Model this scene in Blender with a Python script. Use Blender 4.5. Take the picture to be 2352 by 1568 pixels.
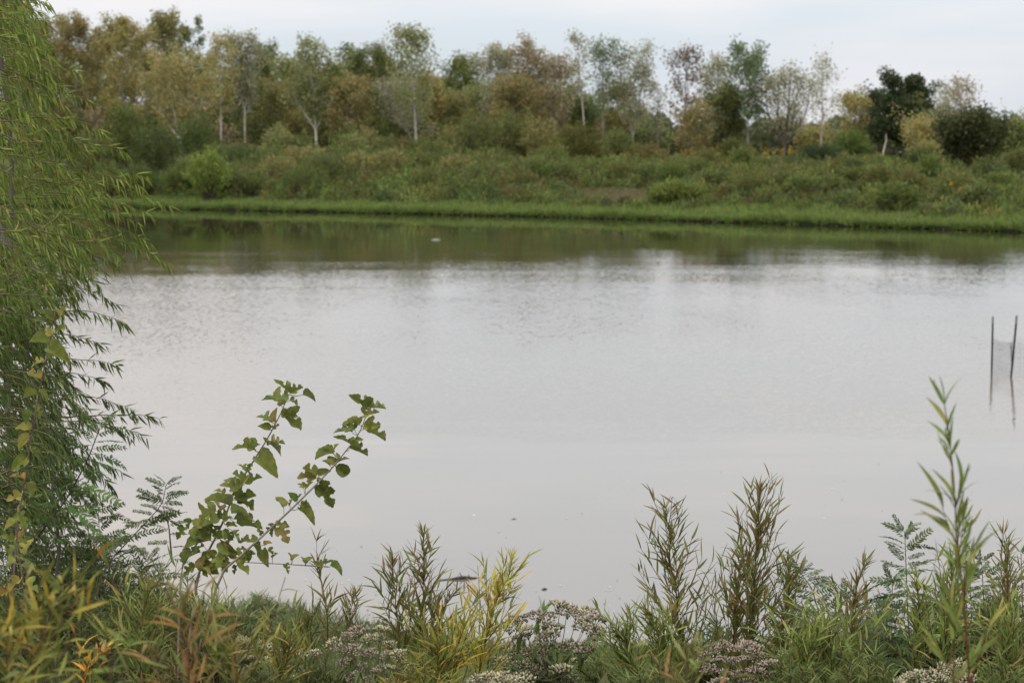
import bpy, math, random
import numpy as np
from mathutils import Matrix, Vector

# ------------------------------------------------------------------ scene, camera, sky, sun
for o in list(bpy.data.objects):
    bpy.data.objects.remove(o)
SC = bpy.context.scene
COL = SC.collection
PW, PH, FPX = 2352.0, 1568.0, 5273.0          # working picture units and focal length in them
HOR = 350.0                                    # picture row of the horizon
CAMZ = 4.0
PITCH = math.atan((PH / 2 - HOR) / FPX)

cam_data = bpy.data.cameras.new('camera')
cam = bpy.data.objects.new('camera', cam_data)
COL.objects.link(cam)
cam.location = (0, 0, CAMZ)
cam.rotation_euler = (math.pi / 2 - PITCH, 0, 0)
cam_data.sensor_width = 22.3
cam_data.lens = 22.3 * FPX / PW
cam_data.clip_end = 9000
cam_data.clip_start = 0.1
cam_data.dof.use_dof = True
cam_data.dof.focus_distance = 7.4
cam_data.dof.aperture_fstop = 5.6
SC.camera = cam

SUN_EL, SUN_AZ = math.radians(52), math.radians(200)     # azimuth measured clockwise from +Y: behind the camera, a little left
world = bpy.data.worlds.new('World')
SC.world = world
world.use_nodes = True
nt = world.node_tree
nt.nodes.clear()
N = nt.nodes.new
out = N('ShaderNodeOutputWorld')
bg = N('ShaderNodeBackground')
bg.inputs['Strength'].default_value = 0.1
sky = N('ShaderNodeTexSky')
sky.sky_type = 'NISHITA'
sky.sun_disc = False
sky.sun_elevation = SUN_EL
sky.sun_rotation = SUN_AZ
sky.air_density = 1.0
sky.dust_density = 2.0
sky.ozone_density = 1.5
# thin overcast: even pale cloud over the whole dome, slightly broken so that the blue shows through
tc = N('ShaderNodeTexCoord')
mp = N('ShaderNodeMapping')
mp.inputs['Scale'].default_value = (1.6, 1.6, 9.0)
nz = N('ShaderNodeTexNoise')
nz.inputs['Scale'].default_value = 1.7
nz.inputs['Detail'].default_value = 5
nz.inputs['Roughness'].default_value = 0.5
rp = N('ShaderNodeValToRGB')
rp.color_ramp.elements[0].position = 0.36
rp.color_ramp.elements[0].color = (0.80, 0.80, 0.80, 1)
rp.color_ramp.elements[1].position = 0.62
rp.color_ramp.elements[1].color = (1, 1, 1, 1)
cr = N('ShaderNodeMix')
cr.data_type = 'RGBA'
cr.inputs['A'].default_value = (6.9, 7.75, 8.7, 1)
cr.inputs['B'].default_value = (8.1, 8.1, 8.5, 1)
mx = N('ShaderNodeMix')
mx.data_type = 'RGBA'
L = nt.links.new
L(tc.outputs['Generated'], mp.inputs['Vector'])
L(mp.outputs['Vector'], nz.inputs['Vector'])
L(nz.outputs['Fac'], rp.inputs['Fac'])
rp2 = N('ShaderNodeValToRGB')
rp2.color_ramp.elements[0].position = 0.40
rp2.color_ramp.elements[1].position = 0.60
L(nz.outputs['Fac'], rp2.inputs['Fac'])
L(rp2.outputs['Color'], cr.inputs['Factor'])
L(rp.outputs['Color'], mx.inputs['Factor'])
L(sky.outputs['Color'], mx.inputs['A'])
# an overcast dome grows evenly brighter from the horizon to the zenith
sep = N('ShaderNodeSeparateXYZ')
L(tc.outputs['Generated'], sep.inputs[0])
grad = N('ShaderNodeValToRGB')
ge = grad.color_ramp.elements
ge[0].position, ge[0].color = 0.0, (.400, .400, .400, 1)
ge[1].position, ge[1].color = 1.0, (1.0, .95, .90, 1)
g2 = ge.new(0.13)
g2.color = (.585, .538, .498, 1)
L(sep.outputs['Z'], grad.inputs['Fac'])
gs = N('ShaderNodeVectorMath')
gs.operation = 'SCALE'
gs.inputs['Scale'].default_value = 2.5
L(grad.outputs['Color'], gs.inputs[0])
gm = N('ShaderNodeVectorMath')
gm.operation = 'MULTIPLY'
L(cr.outputs['Result'], gm.inputs[0])
L(gs.outputs['Vector'], gm.inputs[1])
L(gm.outputs['Vector'], mx.inputs['B'])
L(mx.outputs['Result'], bg.inputs['Color'])
L(bg.outputs['Background'], out.inputs['Surface'])

sun_data = bpy.data.lights.new('sun', 'SUN')
sun_data.energy = 1.5
sun_data.angle = math.radians(14)
sun_data.color = (1.0, 0.95, 0.87)
sun = bpy.data.objects.new('sun', sun_data)
COL.objects.link(sun)
sd = Vector((math.sin(SUN_AZ) * math.cos(SUN_EL), math.cos(SUN_AZ) * math.cos(SUN_EL), math.sin(SUN_EL)))
sun.rotation_euler = sd.to_track_quat('Z', 'Y').to_euler()

SC.view_settings.view_transform = 'Standard'
SC.view_settings.look = 'None'
SC.view_settings.exposure = 0.0
SC.view_settings.gamma = 1.0
SC.view_settings.use_curve_mapping = False
SC.render.engine = 'CYCLES'
SC.cycles.max_bounces = 6
SC.cycles.diffuse_bounces = 3
SC.cycles.glossy_bounces = 3
SC.cycles.transmission_bounces = 3
SC.cycles.use_denoising = True
SC.cycles.caustics_reflective = False
SC.cycles.caustics_refractive = False


def at(x, y, D):
    """world point at picture place (x, y) and distance D along +Y"""
    v = Vector(((x - PW / 2) / FPX, (PH / 2 - y) / FPX, -1.0))
    a = math.pi / 2 - PITCH
    w = Vector((v.x, v.y * math.cos(a) - v.z * math.sin(a), v.y * math.sin(a) + v.z * math.cos(a)))
    return Vector((0, 0, CAMZ)) + w * (D / w.y)


def on_water(x, y):
    p = at(x, y, 1.0)
    return at(x, y, CAMZ / (CAMZ - p.z))


# ------------------------------------------------------------------ materials
def new_mat(name):
    m = bpy.data.materials.new(name)
    m.use_nodes = True
    m.node_tree.nodes.clear()
    return m, m.node_tree.nodes.new, m.node_tree.links.new


def leaf_material(name='leaf', rough=0.6, trans=0.3, pale_back=1.0):
    """colour = per-leaf tint attribute x object colour, fine blotches, light shining through"""
    m, N, L = new_mat(name)
    out = N('ShaderNodeOutputMaterial')
    at_ = N('ShaderNodeAttribute')
    at_.attribute_name = 'tint'
    oi = N('ShaderNodeObjectInfo')
    mul = N('ShaderNodeMix')
    mul.data_type = 'RGBA'
    mul.blend_type = 'MULTIPLY'
    mul.inputs['Factor'].default_value = 1
    L(at_.outputs['Color'], mul.inputs['A'])
    L(oi.outputs['Color'], mul.inputs['B'])
    geo = N('ShaderNodeNewGeometry')
    nz = N('ShaderNodeTexNoise')
    nz.inputs['Scale'].default_value = 60
    nz.inputs['Detail'].default_value = 2
    L(geo.outputs['Position'], nz.inputs['Vector'])
    mr = N('ShaderNodeMapRange')
    mr.inputs['From Min'].default_value = 0.3
    mr.inputs['From Max'].default_value = 0.7
    mr.inputs['To Min'].default_value = 0.82
    mr.inputs['To Max'].default_value = 1.15
    L(nz.outputs['Fac'], mr.inputs['Value'])
    hsv = N('ShaderNodeHueSaturation')
    L(mul.outputs['Result'], hsv.inputs['Color'])
    L(mr.outputs['Result'], hsv.inputs['Value'])
    col = hsv.outputs['Color']
    if pale_back != 1.0:
        pb = N('ShaderNodeMix')
        pb.data_type = 'RGBA'
        pb.inputs['B'].default_value = (0.30, 0.36, 0.20, 1)
        k = N('ShaderNodeMath')
        k.operation = 'MULTIPLY'
        k.inputs[1].default_value = pale_back
        L(geo.outputs['Backfacing'], k.inputs[0])
        L(k.outputs[0], pb.inputs['Factor'])
        L(col, pb.inputs['A'])
        col = pb.outputs['Result']
    p = N('ShaderNodeBsdfPrincipled')
    p.inputs['Roughness'].default_value = rough
    p.inputs['Specular IOR Level'].default_value = 0.18
    L(col, p.inputs['Base Color'])
    t = N('ShaderNodeBsdfTranslucent')
    L(col, t.inputs['Color'])
    ms = N('ShaderNodeMixShader')
    ms.inputs[0].default_value = trans
    L(p.outputs[0], ms.inputs[1])
    L(t.outputs[0], ms.inputs[2])
    L(ms.outputs[0], out.inputs['Surface'])
    return m


def bark_material(name='bark', scale=25, rough=0.85):
    m, N, L = new_mat(name)
    out = N('ShaderNodeOutputMaterial')
    oi = N('ShaderNodeObjectInfo')
    geo = N('ShaderNodeNewGeometry')
    mpn = N('ShaderNodeMapping')
    mpn.inputs['Scale'].default_value = (1, 1, 0.3)
    nz = N('ShaderNodeTexNoise')
    nz.inputs['Scale'].default_value = scale
    nz.inputs['Detail'].default_value = 5
    L(geo.outputs['Position'], mpn.inputs['Vector'])
    L(mpn.outputs['Vector'], nz.inputs['Vector'])
    mr = N('ShaderNodeMapRange')
    mr.inputs['From Min'].default_value = 0.3
    mr.inputs['From Max'].default_value = 0.7
    mr.inputs['To Min'].default_value = 0.55
    mr.inputs['To Max'].default_value = 1.25
    L(nz.outputs['Fac'], mr.inputs['Value'])
    hsv = N('ShaderNodeHueSaturation')
    L(oi.outputs['Color'], hsv.inputs['Color'])
    L(mr.outputs['Result'], hsv.inputs['Value'])
    p = N('ShaderNodeBsdfPrincipled')
    p.inputs['Roughness'].default_value = rough
    p.inputs['Specular IOR Level'].default_value = 0.2
    L(hsv.outputs['Color'], p.inputs['Base Color'])
    bp = N('ShaderNodeBump')
    bp.inputs['Strength'].default_value = 0.4
    bp.inputs['Distance'].default_value = 0.01
    L(nz.outputs['Fac'], bp.inputs['Height'])
    L(bp.outputs['Normal'], p.inputs['Normal'])
    L(p.outputs[0], out.inputs['Surface'])
    return m


M_LEAF = leaf_material('leaf')
M_FAR = leaf_material('far_foliage', rough=0.7, trans=0.45)
M_BROAD = leaf_material('broad_leaf', rough=0.45, trans=0.3, pale_back=0.45)
M_FLOWER = leaf_material('flower_head', rough=0.9, trans=0.1)
M_BARK = bark_material('bark', 6)
M_STEM = bark_material('stem', 60, 0.6)
M_WOOD = bark_material('wet_wood', 40, 0.6)


def ground_material():
    m, N, L = new_mat('soil_and_turf')
    out = N('ShaderNodeOutputMaterial')
    geo = N('ShaderNodeNewGeometry')
    n1 = N('ShaderNodeTexNoise')
    n1.inputs['Scale'].default_value = 0.35
    n1.inputs['Detail'].default_value = 6
    n2 = N('ShaderNodeTexNoise')
    n2.inputs['Scale'].default_value = 9
    n2.inputs['Detail'].default_value = 6
    L(geo.outputs['Position'], n1.inputs['Vector'])
    L(geo.outputs['Position'], n2.inputs['Vector'])
    r1 = N('ShaderNodeValToRGB')
    e = r1.color_ramp.elements
    e[0].position, e[0].color = 0.3, (0.045, 0.065, 0.02, 1)
    e[1].position, e[1].color = 0.7, (0.10, 0.11, 0.035, 1)
    L(n1.outputs['Fac'], r1.inputs['Fac'])
    r2 = N('ShaderNodeValToRGB')
    e = r2.color_ramp.elements
    e[0].position, e[0].color = 0.35, (0.045, 0.04, 0.025, 1)
    e[1].position, e[1].color = 0.65, (0.10, 0.12, 0.04, 1)
    L(n2.outputs['Fac'], r2.inputs['Fac'])
    mix = N('ShaderNodeMix')
    mix.data_type = 'RGBA'
    mix.inputs['Factor'].default_value = 0.5
    L(r1.outputs['Color'], mix.inputs['A'])
    L(r2.outputs['Color'], mix.inputs['B'])
    # muddy ground by the water, blackened for the shade under overhanging grass
    sx = N('ShaderNodeSeparateXYZ')
    L(geo.outputs['Position'], sx.inputs[0])
    mr = N('ShaderNodeMapRange')
    mr.inputs['From Min'].default_value = 0.14
    mr.inputs['From Max'].default_value = 0.2
    L(sx.outputs['Z'], mr.inputs['Value'])
    mud_shade = N('ShaderNodeMix')
    mud_shade.data_type = 'RGBA'
    mud_shade.inputs['A'].default_value = (0.012, 0.012, 0.008, 1)
    L(mr.outputs['Result'], mud_shade.inputs['Factor'])
    L(mix.outputs['Result'], mud_shade.inputs['B'])
    p = N('ShaderNodeBsdfPrincipled')
    p.inputs['Roughness'].default_value = 0.95
    p.inputs['Specular IOR Level'].default_value = 0.1
    L(mud_shade.outputs['Result'], p.inputs['Base Color'])
    bp = N('ShaderNodeBump')
    bp.inputs['Strength'].default_value = 0.6
    bp.inputs['Distance'].default_value = 0.05
    L(n2.outputs['Fac'], bp.inputs['Height'])
    L(bp.outputs['Normal'], p.inputs['Normal'])
    L(p.outputs[0], out.inputs['Surface'])
    return m


def water_material():
    """silty pond: wind-rippled belt across the middle, calm near both banks"""
    m, N, L = new_mat('pond_water')
    out = N('ShaderNodeOutputMaterial')
    geo = N('ShaderNodeNewGeometry')
    sx = N('ShaderNodeSeparateXYZ')
    L(geo.outputs['Position'], sx.inputs[0])

    def math_(op, a, b):
        n = N('ShaderNodeMath')
        n.operation = op
        for i, v in enumerate((a, b)):
            if isinstance(v, (int, float)):
                n.inputs[i].default_value = v
            else:
                L(v, n.inputs[i])
        return n.outputs[0]

    def ramp(v, a, b):
        n = N('ShaderNodeMapRange')
        n.interpolation_type = 'SMOOTHSTEP'
        n.inputs['From Min'].default_value = a
        n.inputs['From Max'].default_value = b
        L(v, n.inputs['Value'])
        return n.outputs['Result']

    def noise(scale_xy, detail, rough=.5, rot=0.0):
        mpn = N('ShaderNodeMapping')
        mpn.inputs['Scale'].default_value = (scale_xy[0], scale_xy[1], 1)
        mpn.inputs['Rotation'].default_value = (0, 0, rot)
        L(geo.outputs['Position'], mpn.inputs['Vector'])
        n = N('ShaderNodeTexNoise')
        n.inputs['Scale'].default_value = 1.0
        n.inputs['Detail'].default_value = detail
        n.inputs['Roughness'].default_value = rough
        L(mpn.outputs['Vector'], n.inputs['Vector'])
        return n
    # ragged, streaky edges of the wind-rippled belt
    big = noise((.07, .05), 3)
    streak = noise((.22, .75), 4, .6, .06)
    jn = math_('ADD', math_('MULTIPLY', math_('SUBTRACT', big.outputs['Fac'], .5), 6.0), math_('MULTIPLY', math_('SUBTRACT', streak.outputs['Fac'], .5), 7.0))
    fstreak = noise((.05, .16), 4, .6, -.05)
    jf = math_('ADD', math_('MULTIPLY', math_('SUBTRACT', big.outputs['Fac'], .5), 26.0), math_('MULTIPLY', math_('SUBTRACT', fstreak.outputs['Fac'], .5), 44.0))
    near = ramp(math_('ADD', sx.outputs['Y'], jn), 30.0, 35.5)
    far = math_('SUBTRACT', 1.0, ramp(math_('ADD', sx.outputs['Y'], jf), 58.0, 98.0))
    belt = math_('MULTIPLY', near, far)
    far2 = math_('SUBTRACT', 1.0, ramp(math_('ADD', sx.outputs['Y'], jf), 66.0, 124.0))
    gust = noise((.16, .05), 3, .55, .5)                        # stronger and weaker wind patches
    ruffle = math_('MULTIPLY', math_('MULTIPLY', near, far2), math_('ADD', .45, math_('MULTIPLY', ramp(gust.outputs['Fac'], .32, .68), .85)))
    # wavelet slopes, given directly as a tilted normal so that they hold at any distance
    rip = noise((22.0, 14.0), 2.0, .5, .3)
    rip2 = noise((8.0, 5.5), 2.0, .5, .2)
    slow = noise((.5, 1.4), 2.0, .5)

    def slopes(n, kx, ky):
        sp = N('ShaderNodeSeparateXYZ')
        L(n.outputs['Color'], sp.inputs[0])
        return (math_('MULTIPLY', math_('SUBTRACT', sp.outputs['X'], .5), kx), math_('MULTIPLY', math_('SUBTRACT', sp.outputs['Y'], .5), ky))
    rx, ry = slopes(rip, RIPPLE * .8, RIPPLE)
    cx, cy = slopes(rip2, RIPPLE * .33, RIPPLE * .4)
    # the steep sides of the wavelets look towards the near bank
    rx, ry = math_('ADD', rx, cx), math_('ADD', ry, cy)
    qx, qy = slopes(slow, .006, .012)
    cb = N('ShaderNodeCombineXYZ')
    L(math_('ADD', math_('MULTIPLY', rx, ruffle), qx), cb.inputs['X'])
    L(math_('ADD', math_('SUBTRACT', math_('MULTIPLY', ry, ruffle), math_('MULTIPLY', belt, LEAN)), qy), cb.inputs['Y'])
    cb.inputs['Z'].default_value = 1.0
    nm = N('ShaderNodeVectorMath')
    nm.operation = 'NORMALIZE'
    L(cb.outputs[0], nm.inputs[0])
    p = N('ShaderNodeBsdfPrincipled')
    base_tone = N('ShaderNodeMix')                                  # silty base paled near to lift brightness, darkened far out for the reflection
    base_tone.data_type = 'RGBA'
    base_tone.inputs['A'].default_value = (0.15, 0.125, 0.09, 1)
    base_tone.inputs['B'].default_value = (0.035, 0.034, 0.018, 1)
    L(ramp(sx.outputs['Y'], 20.0, 85.0), base_tone.inputs['Factor'])
    L(base_tone.outputs['Result'], p.inputs['Base Color'])
    p.inputs['IOR'].default_value = 1.8
    L(math_('ADD', 0.015, math_('MULTIPLY', belt, 0.06)), p.inputs['Roughness'])
    L(nm.outputs['Vector'], p.inputs['Normal'])
    L(p.outputs[0], out.inputs['Surface'])
    return m


RIPPLE = 0.19
LEAN = 0.033
M_GROUND = ground_material()
M_WATER = water_material()


# ------------------------------------------------------------------ mesh helpers
def mesh_from(name, verts, faces, mat, tint=None, smooth=False):
    """verts (n,3); faces: (m,k) array or list of such arrays"""
    me = bpy.data.meshes.new(name)
    if not isinstance(faces, list):
        faces = [faces]
    faces = [np.asarray(f, dtype=np.int32) for f in faces if len(f)]
    verts = np.asarray(verts, dtype=np.float32)
    me.vertices.add(len(verts))
    me.vertices.foreach_set('co', verts.ravel())
    nl = sum(f.size for f in faces)
    nf = sum(len(f) for f in faces)
    me.loops.add(nl)
    me.polygons.add(nf)
    me.loops.foreach_set('vertex_index', np.concatenate([f.ravel() for f in faces]))
    tot = np.concatenate([np.full(len(f), f.shape[1], dtype=np.int32) for f in faces])
    start = np.concatenate([[0], np.cumsum(tot)[:-1]]).astype(np.int32)
    me.polygons.foreach_set('loop_start', start)
    me.polygons.foreach_set('loop_total', tot)
    if smooth:
        me.polygons.foreach_set('use_smooth', np.ones(nf, dtype=bool))
    if tint is None:
        tint = np.ones((len(verts), 3), dtype=np.float32)
    a = me.attributes.new('tint', 'FLOAT_COLOR', 'POINT')
    a.data.foreach_set('color', np.concatenate([np.asarray(tint, dtype=np.float32), np.ones((len(verts), 1), dtype=np.float32)], 1).ravel())
    me.materials.append(mat)
    me.update(calc_edges=True)
    return me


def link(name, me, parent=None, loc=None, color=None, kind=None):
    o = bpy.data.objects.new(name, me)
    COL.objects.link(o)
    if parent is not None:
        o.parent = parent
    if loc is not None:
        o.location = loc
    if color is not None:
        o.color = (color[0], color[1], color[2], 1)
    if kind:
        o['kind'] = kind
    return o


def tag(o, label, cat, group=None, kind=None):
    o['label'] = label
    o['category'] = cat
    if group:
        o['group'] = group
    if kind:
        o['kind'] = kind
    return o


def thing(name, loc, label, cat, group=None):
    o = link(name, None, loc=loc)
    o.empty_display_size = 0.1
    return tag(o, label, cat, group)


class Tubes:
    def __init__(self):
        self.v, self.f, self.n = [], [], 0

    def add(self, pts, radii, sides=5):
        pts = np.asarray(pts, dtype=float)
        k = len(pts)
        radii = np.broadcast_to(np.asarray(radii, dtype=float), (k,))
        d = np.gradient(pts, axis=0)
        d /= np.linalg.norm(d, axis=1, keepdims=True) + 1e-9
        ref = np.array([0.31, 0.87, 0.1]) if abs(d[0][2]) > 0.8 else np.array([0.05, 0.1, 1.0])
        a = np.cross(d, ref)
        a /= np.linalg.norm(a, axis=1, keepdims=True) + 1e-9
        b = np.cross(d, a)
        th = np.arange(sides) * 2 * math.pi / sides
        ring = pts[:, None] + radii[:, None, None] * (np.cos(th)[None, :, None] * a[:, None] + np.sin(th)[None, :, None] * b[:, None])
        self.v.append(ring.reshape(-1, 3))
        i = np.arange(k - 1)[:, None] * sides
        j = np.arange(sides)[None]
        jn = (j + 1) % sides
        q = np.stack([i + j, i + jn, i + sides + jn, i + sides + j], -1).reshape(-1, 4) + self.n
        self.f.append(q)
        self.n += k * sides

    def mesh(self, name, mat):
        return mesh_from(name, np.concatenate(self.v), np.concatenate(self.f), mat, smooth=True)


def unit(v):
    return v / (np.linalg.norm(v, axis=-1, keepdims=True) + 1e-9)


def rand_dirs(rng, n, up=0.0):
    v = rng.normal(size=(n, 3))
    v[:, 2] += up
    return unit(v)


def cards(c, axis, side, length, width):
    """leaf-shaped quads: c base (n,3), axis, side, length (n,), width (n,)"""
    l = np.asarray(length)[:, None]
    w = np.asarray(width)[:, None] * 0.5
    v = np.stack([c, c + axis * l * 0.45 + side * w, c + axis * l, c + axis * l * 0.45 - side * w], 1)
    n = len(c)
    return v.reshape(-1, 3), np.arange(n * 4).reshape(n, 4)


def pick(rng, palette, n, jit=0.18):
    p = np.array([q[:3] for q in palette], dtype=float)
    w = np.array([q[3] if len(q) > 3 else 1.0 for q in palette])
    i = rng.choice(len(p), n, p=w / w.sum())
    c = p[i] * np.exp(rng.normal(0, jit, (n, 1))) * np.exp(rng.normal(0, jit * 0.35, (n, 3)))
    return np.clip(c, 0, 0.9)


def leaf_cloud(rng, pts, size, palette, up=0.2, aspect=0.7, jit=0.18, hang=None):
    n = len(pts)
    ax = rand_dirs(rng, n, up) if hang is None else unit(rng.normal(size=(n, 3)) * hang[1] + np.asarray(hang[0]))
    sd = unit(np.cross(ax, rng.normal(size=(n, 3))))
    ln = rng.uniform(size[0], size[1], n)
    v, f = cards(pts, ax, sd, ln, ln * aspect)
    t = np.repeat(pick(rng, palette, n, jit), 4, 0)
    return v, f, t


# ------------------------------------------------------------------ terrain and water
SHORE_PTS = [on_water(x, y) for x, y in ((-250, 468), (150, 475), (500, 483), (900, 491), (1300, 500), (1700, 512), (2000, 522), (2352, 534), (2600, 543))]
SHX = np.array([-130.0, -80.0] + [p.x for p in SHORE_PTS] + [70.0, 120.0])
SHY = np.array([150.0, 185.0] + [p.y for p in SHORE_PTS] + [88.0, 60.0])
FAR_D = np.array([-6, -0.25, 0.0, 0.12, 4, 12, 30, 50, 110, 500])
FAR_Z = np.array([-1.2, -0.25, -0.02, 0.15, 0.5, 1.15, 2.35, 3.0, 3.2, 3.2])


def shore(x):
    w = 0.35 * np.sin(np.asarray(x) * 0.9) + 0.25 * np.sin(np.asarray(x) * 2.3 + 1) + 0.12 * np.sin(np.asarray(x) * 5.1)
    return np.interp(x, SHX, SHY) + w


def near_shore(x):
    """distance of the near waterline: the bank reaches farther out on the left"""
    x = np.asarray(x, dtype=float)
    return np.interp(x, [-8, -3.2, -2.2, -1.2, 0.4, 1.6, 4, 9], [21.0, 20.0, 19.8, 19.0, 18.2, 18.3, 18.6, 19.5]) + 0.12 * np.sin(x * 3.1)


def ground_z(x, y):
    x = np.asarray(x, dtype=float)
    y = np.asarray(y, dtype=float)
    ns = near_shore(x)
    t = np.clip((y - 5.5) / (ns - 5.5), -1, 1.6)
    zn = np.where(t < 0, 2.3, 2.3 * (1 - t))
    zn = np.maximum(zn, -1.2)
    zf = np.interp(y - shore(x), FAR_D, FAR_Z)
    z = np.maximum(zn, zf)
    bump = 0.05 * np.sin(x * 2.1 + y * 0.7) * np.sin(y * 1.7) + 0.18 * np.sin(x * 0.21 + 1) * np.sin(y * 0.17)
    return z + bump * np.clip(np.abs(z) * 0.8, 0, 1)


def build_ground():
    xs = np.concatenate([-np.geomspace(3500, 75, 16), np.linspace(-70, -12, 60), np.linspace(-11, 11, 89), np.linspace(12, 70, 60), np.geomspace(75, 3500, 16)])
    t = np.concatenate([np.linspace(-30, 4, 12), np.linspace(5, 26, 64), np.linspace(30, 85, 8)])
    # beyond the pond the rows follow the shoreline so that its lip stays crisp
    d = np.concatenate([[-8, -4, -1, -0.25, -0.1, 0.0, 0.06, 0.12, 0.6], np.linspace(1.2, 60, 60), np.geomspace(70, 6000, 26)])
    rows = [np.stack([xs, np.full_like(xs, y)], 1) for y in t if y < 52]
    rows += [np.stack([xs, shore(xs) + q], 1) for q in d]
    g = np.stack(rows)
    z = ground_z(g[..., 0], g[..., 1])
    v = np.concatenate([g, z[..., None]], -1).reshape(-1, 3)
    nx, ny = len(xs), len(rows)
    i = np.arange(ny - 1)[:, None] * nx + np.arange(nx - 1)[None]
    f = np.stack([i, i + 1, i + nx + 1, i + nx], -1).reshape(-1, 4)
    o = link('ground', mesh_from('ground', v, f, M_GROUND, smooth=True))
    o['kind'] = 'structure'


def build_water():
    v = np.array([[-140, 9, 0], [140, 9, 0], [140, 215, 0], [-140, 215, 0]], float)
    o = link('water', mesh_from('water', v, np.array([[0, 1, 2, 3]]), M_WATER))
    o['kind'] = 'structure'


build_ground()
build_water()


def gz(x, y):
    return float(ground_z(x, y))


# ------------------------------------------------------------------ far trees
def bend(rng, a, b, n, wob):
    t = np.linspace(0, 1, n)[:, None]
    p = a + (b - a) * t
    w = rng.normal(0, wob, (n, 3))
    w[0] = 0
    w = np.cumsum(w, 0) * t * (1.15 - t)
    return p + w


def along(path, t):
    s = np.clip(t, 0, 1) * (len(path) - 1)
    i = np.minimum(np.floor(s).astype(int), len(path) - 2)
    f = (s - i)[..., None] if np.ndim(s) else s - i
    return path[i] * (1 - f) + path[i + 1] * f


def grow(rng, H, W, start=0.3, nb=16, forks=1, lean=0.0, subs=4, r0=0.10, fork_at=0.22, up=1.0):
    tb = Tubes()
    anchors = []
    base = np.zeros(3)
    leaders = []
    if forks == 1:
        leaders.append((bend(rng, base, np.array([lean, rng.normal(0, .3), H]), 9, 0.09 * H / 12), start, r0))
    else:
        fk = np.array([lean * fork_at, 0, H * fork_at])
        tb.add(bend(rng, base, fk, 4, 0.03), np.linspace(r0 * 1.15, r0 * .9, 4), 6)
        for i in range(forks):
            s = (i - (forks - 1) / 2) / max(1, (forks - 1) / 2)
            top = np.array([lean + s * W * 0.62, rng.normal(0, W * 0.3), H * (1 - 0.16 * abs(s) - rng.uniform(0, .06))])
            pth = bend(rng, fk, top, 9, 0.1 * H / 12)
            pth[:, 0] += np.sin(np.linspace(0, math.pi, 9)) * s * W * 0.16
            leaders.append((pth, max(0.12, start - fork_at), r0 * 0.72))
    for path, st, r in leaders:
        tb.add(path, np.linspace(r, 0.018, len(path)), 6)
        n = max(4, int(nb / len(leaders) ** 0.6))
        ww = W if len(leaders) == 1 else W * 0.6
        for k in range(n):
            u = (k + rng.uniform(0, 1)) / n
            t = st + (0.98 - st) * u
            p = along(path, t)
            az = k * 2.4 + rng.uniform(-.5, .5)
            prof = max(0.38, math.sin(math.pi * (0.16 + 0.76 * u)) ** 0.7)
            ln = ww * prof * rng.uniform(.65, 1.15)
            el = rng.uniform(.45, .85) * up + 0.35 * u
            d = np.array([math.cos(az) * math.cos(el), math.sin(az) * math.cos(el), math.sin(el)])
            s = np.linspace(0, 1, 5)[:, None]
            br = p + d * ln * s / max(.5, math.cos(el)) * 0.85 + np.array([0, 0, 0.22 * ln]) * s ** 2 + np.cumsum(rng.normal(0, .05 * ln, (5, 3)) * s, 0)
            rb = max(0.012, r * (1 - t) * 0.55)
            tb.add(br, np.linspace(rb, 0.01, 5), 4)
            anchors.append(along(br, rng.uniform(.35, 1, 7)))
            for j in range(subs):
                q = along(br, rng.uniform(.3, .95))
                e = unit(d + rng.normal(0, .65, 3) + np.array([0, 0, .25])) * ln * rng.uniform(.28, .5)
                sb = np.stack([q, q + e * .5 + rng.normal(0, .03, 3), q + e])
                tb.add(sb, np.linspace(max(.009, rb * .5), 0.006, 3), 3)
                anchors.append(along(sb, rng.uniform(.35, 1.05, 6)))
        anchors.append(along(path, rng.uniform(.86, 1.0, 8)))
    return tb, np.concatenate(anchors)


# leaf palettes (base colour, weight)
OLIVE = [(0.256, 0.253, 0.093, 3), (0.303, 0.272, 0.106, 2), (0.197, 0.208, 0.079, 2), (0.333, 0.260, 0.093, 1)]
YELLOW = [(0.404, 0.348, 0.132, 3), (0.321, 0.304, 0.125, 3), (0.440, 0.329, 0.106, 1.2), (0.238, 0.241, 0.093, 1)]
ORANGE = [(.325, .275, .115, 3), (.285, .255, .105, 2.5), (.36, .255, .10, 1), (.21, .215, .085, 1.5)]
GREEN = [(0.154, 0.192, 0.060, 3), (0.132, 0.164, 0.054, 2), (0.220, 0.226, 0.081, 1.5)]
LIME = [(0.273, 0.298, 0.113, 3), (0.226, 0.253, 0.099, 2), (0.321, 0.310, 0.132, 1)]
FRESH = [(.17, .23, .11, 3), (.14, .19, .085, 2), (.20, .24, .12, 1)]
PALE = [(0.356, 0.354, 0.225, 3), (0.297, 0.310, 0.185, 2), (0.380, 0.342, 0.225, 1)]
BROWN = [(0.345, 0.279, 0.171, 3), (0.297, 0.241, 0.146, 2), (0.392, 0.329, 0.198, 1.5), (0.261, 0.253, 0.118, 1)]
DARKBROWN = [(.17, .12, .085, 3), (.22, .155, .11, 2), (.18, .165, .09, 1)]
DARK = [(.055, .078, .035, 3), (.07, .092, .04, 2), (.09, .105, .04, 1)]
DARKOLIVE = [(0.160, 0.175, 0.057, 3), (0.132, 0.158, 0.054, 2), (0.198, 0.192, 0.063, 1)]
WHITE_BARK = (.40, .37, .32)
GREY_BARK = (.26, .23, .20)
DARK_BARK = (.10, .085, .07)
PALE_BARK = (.36, .33, .29)


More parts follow.
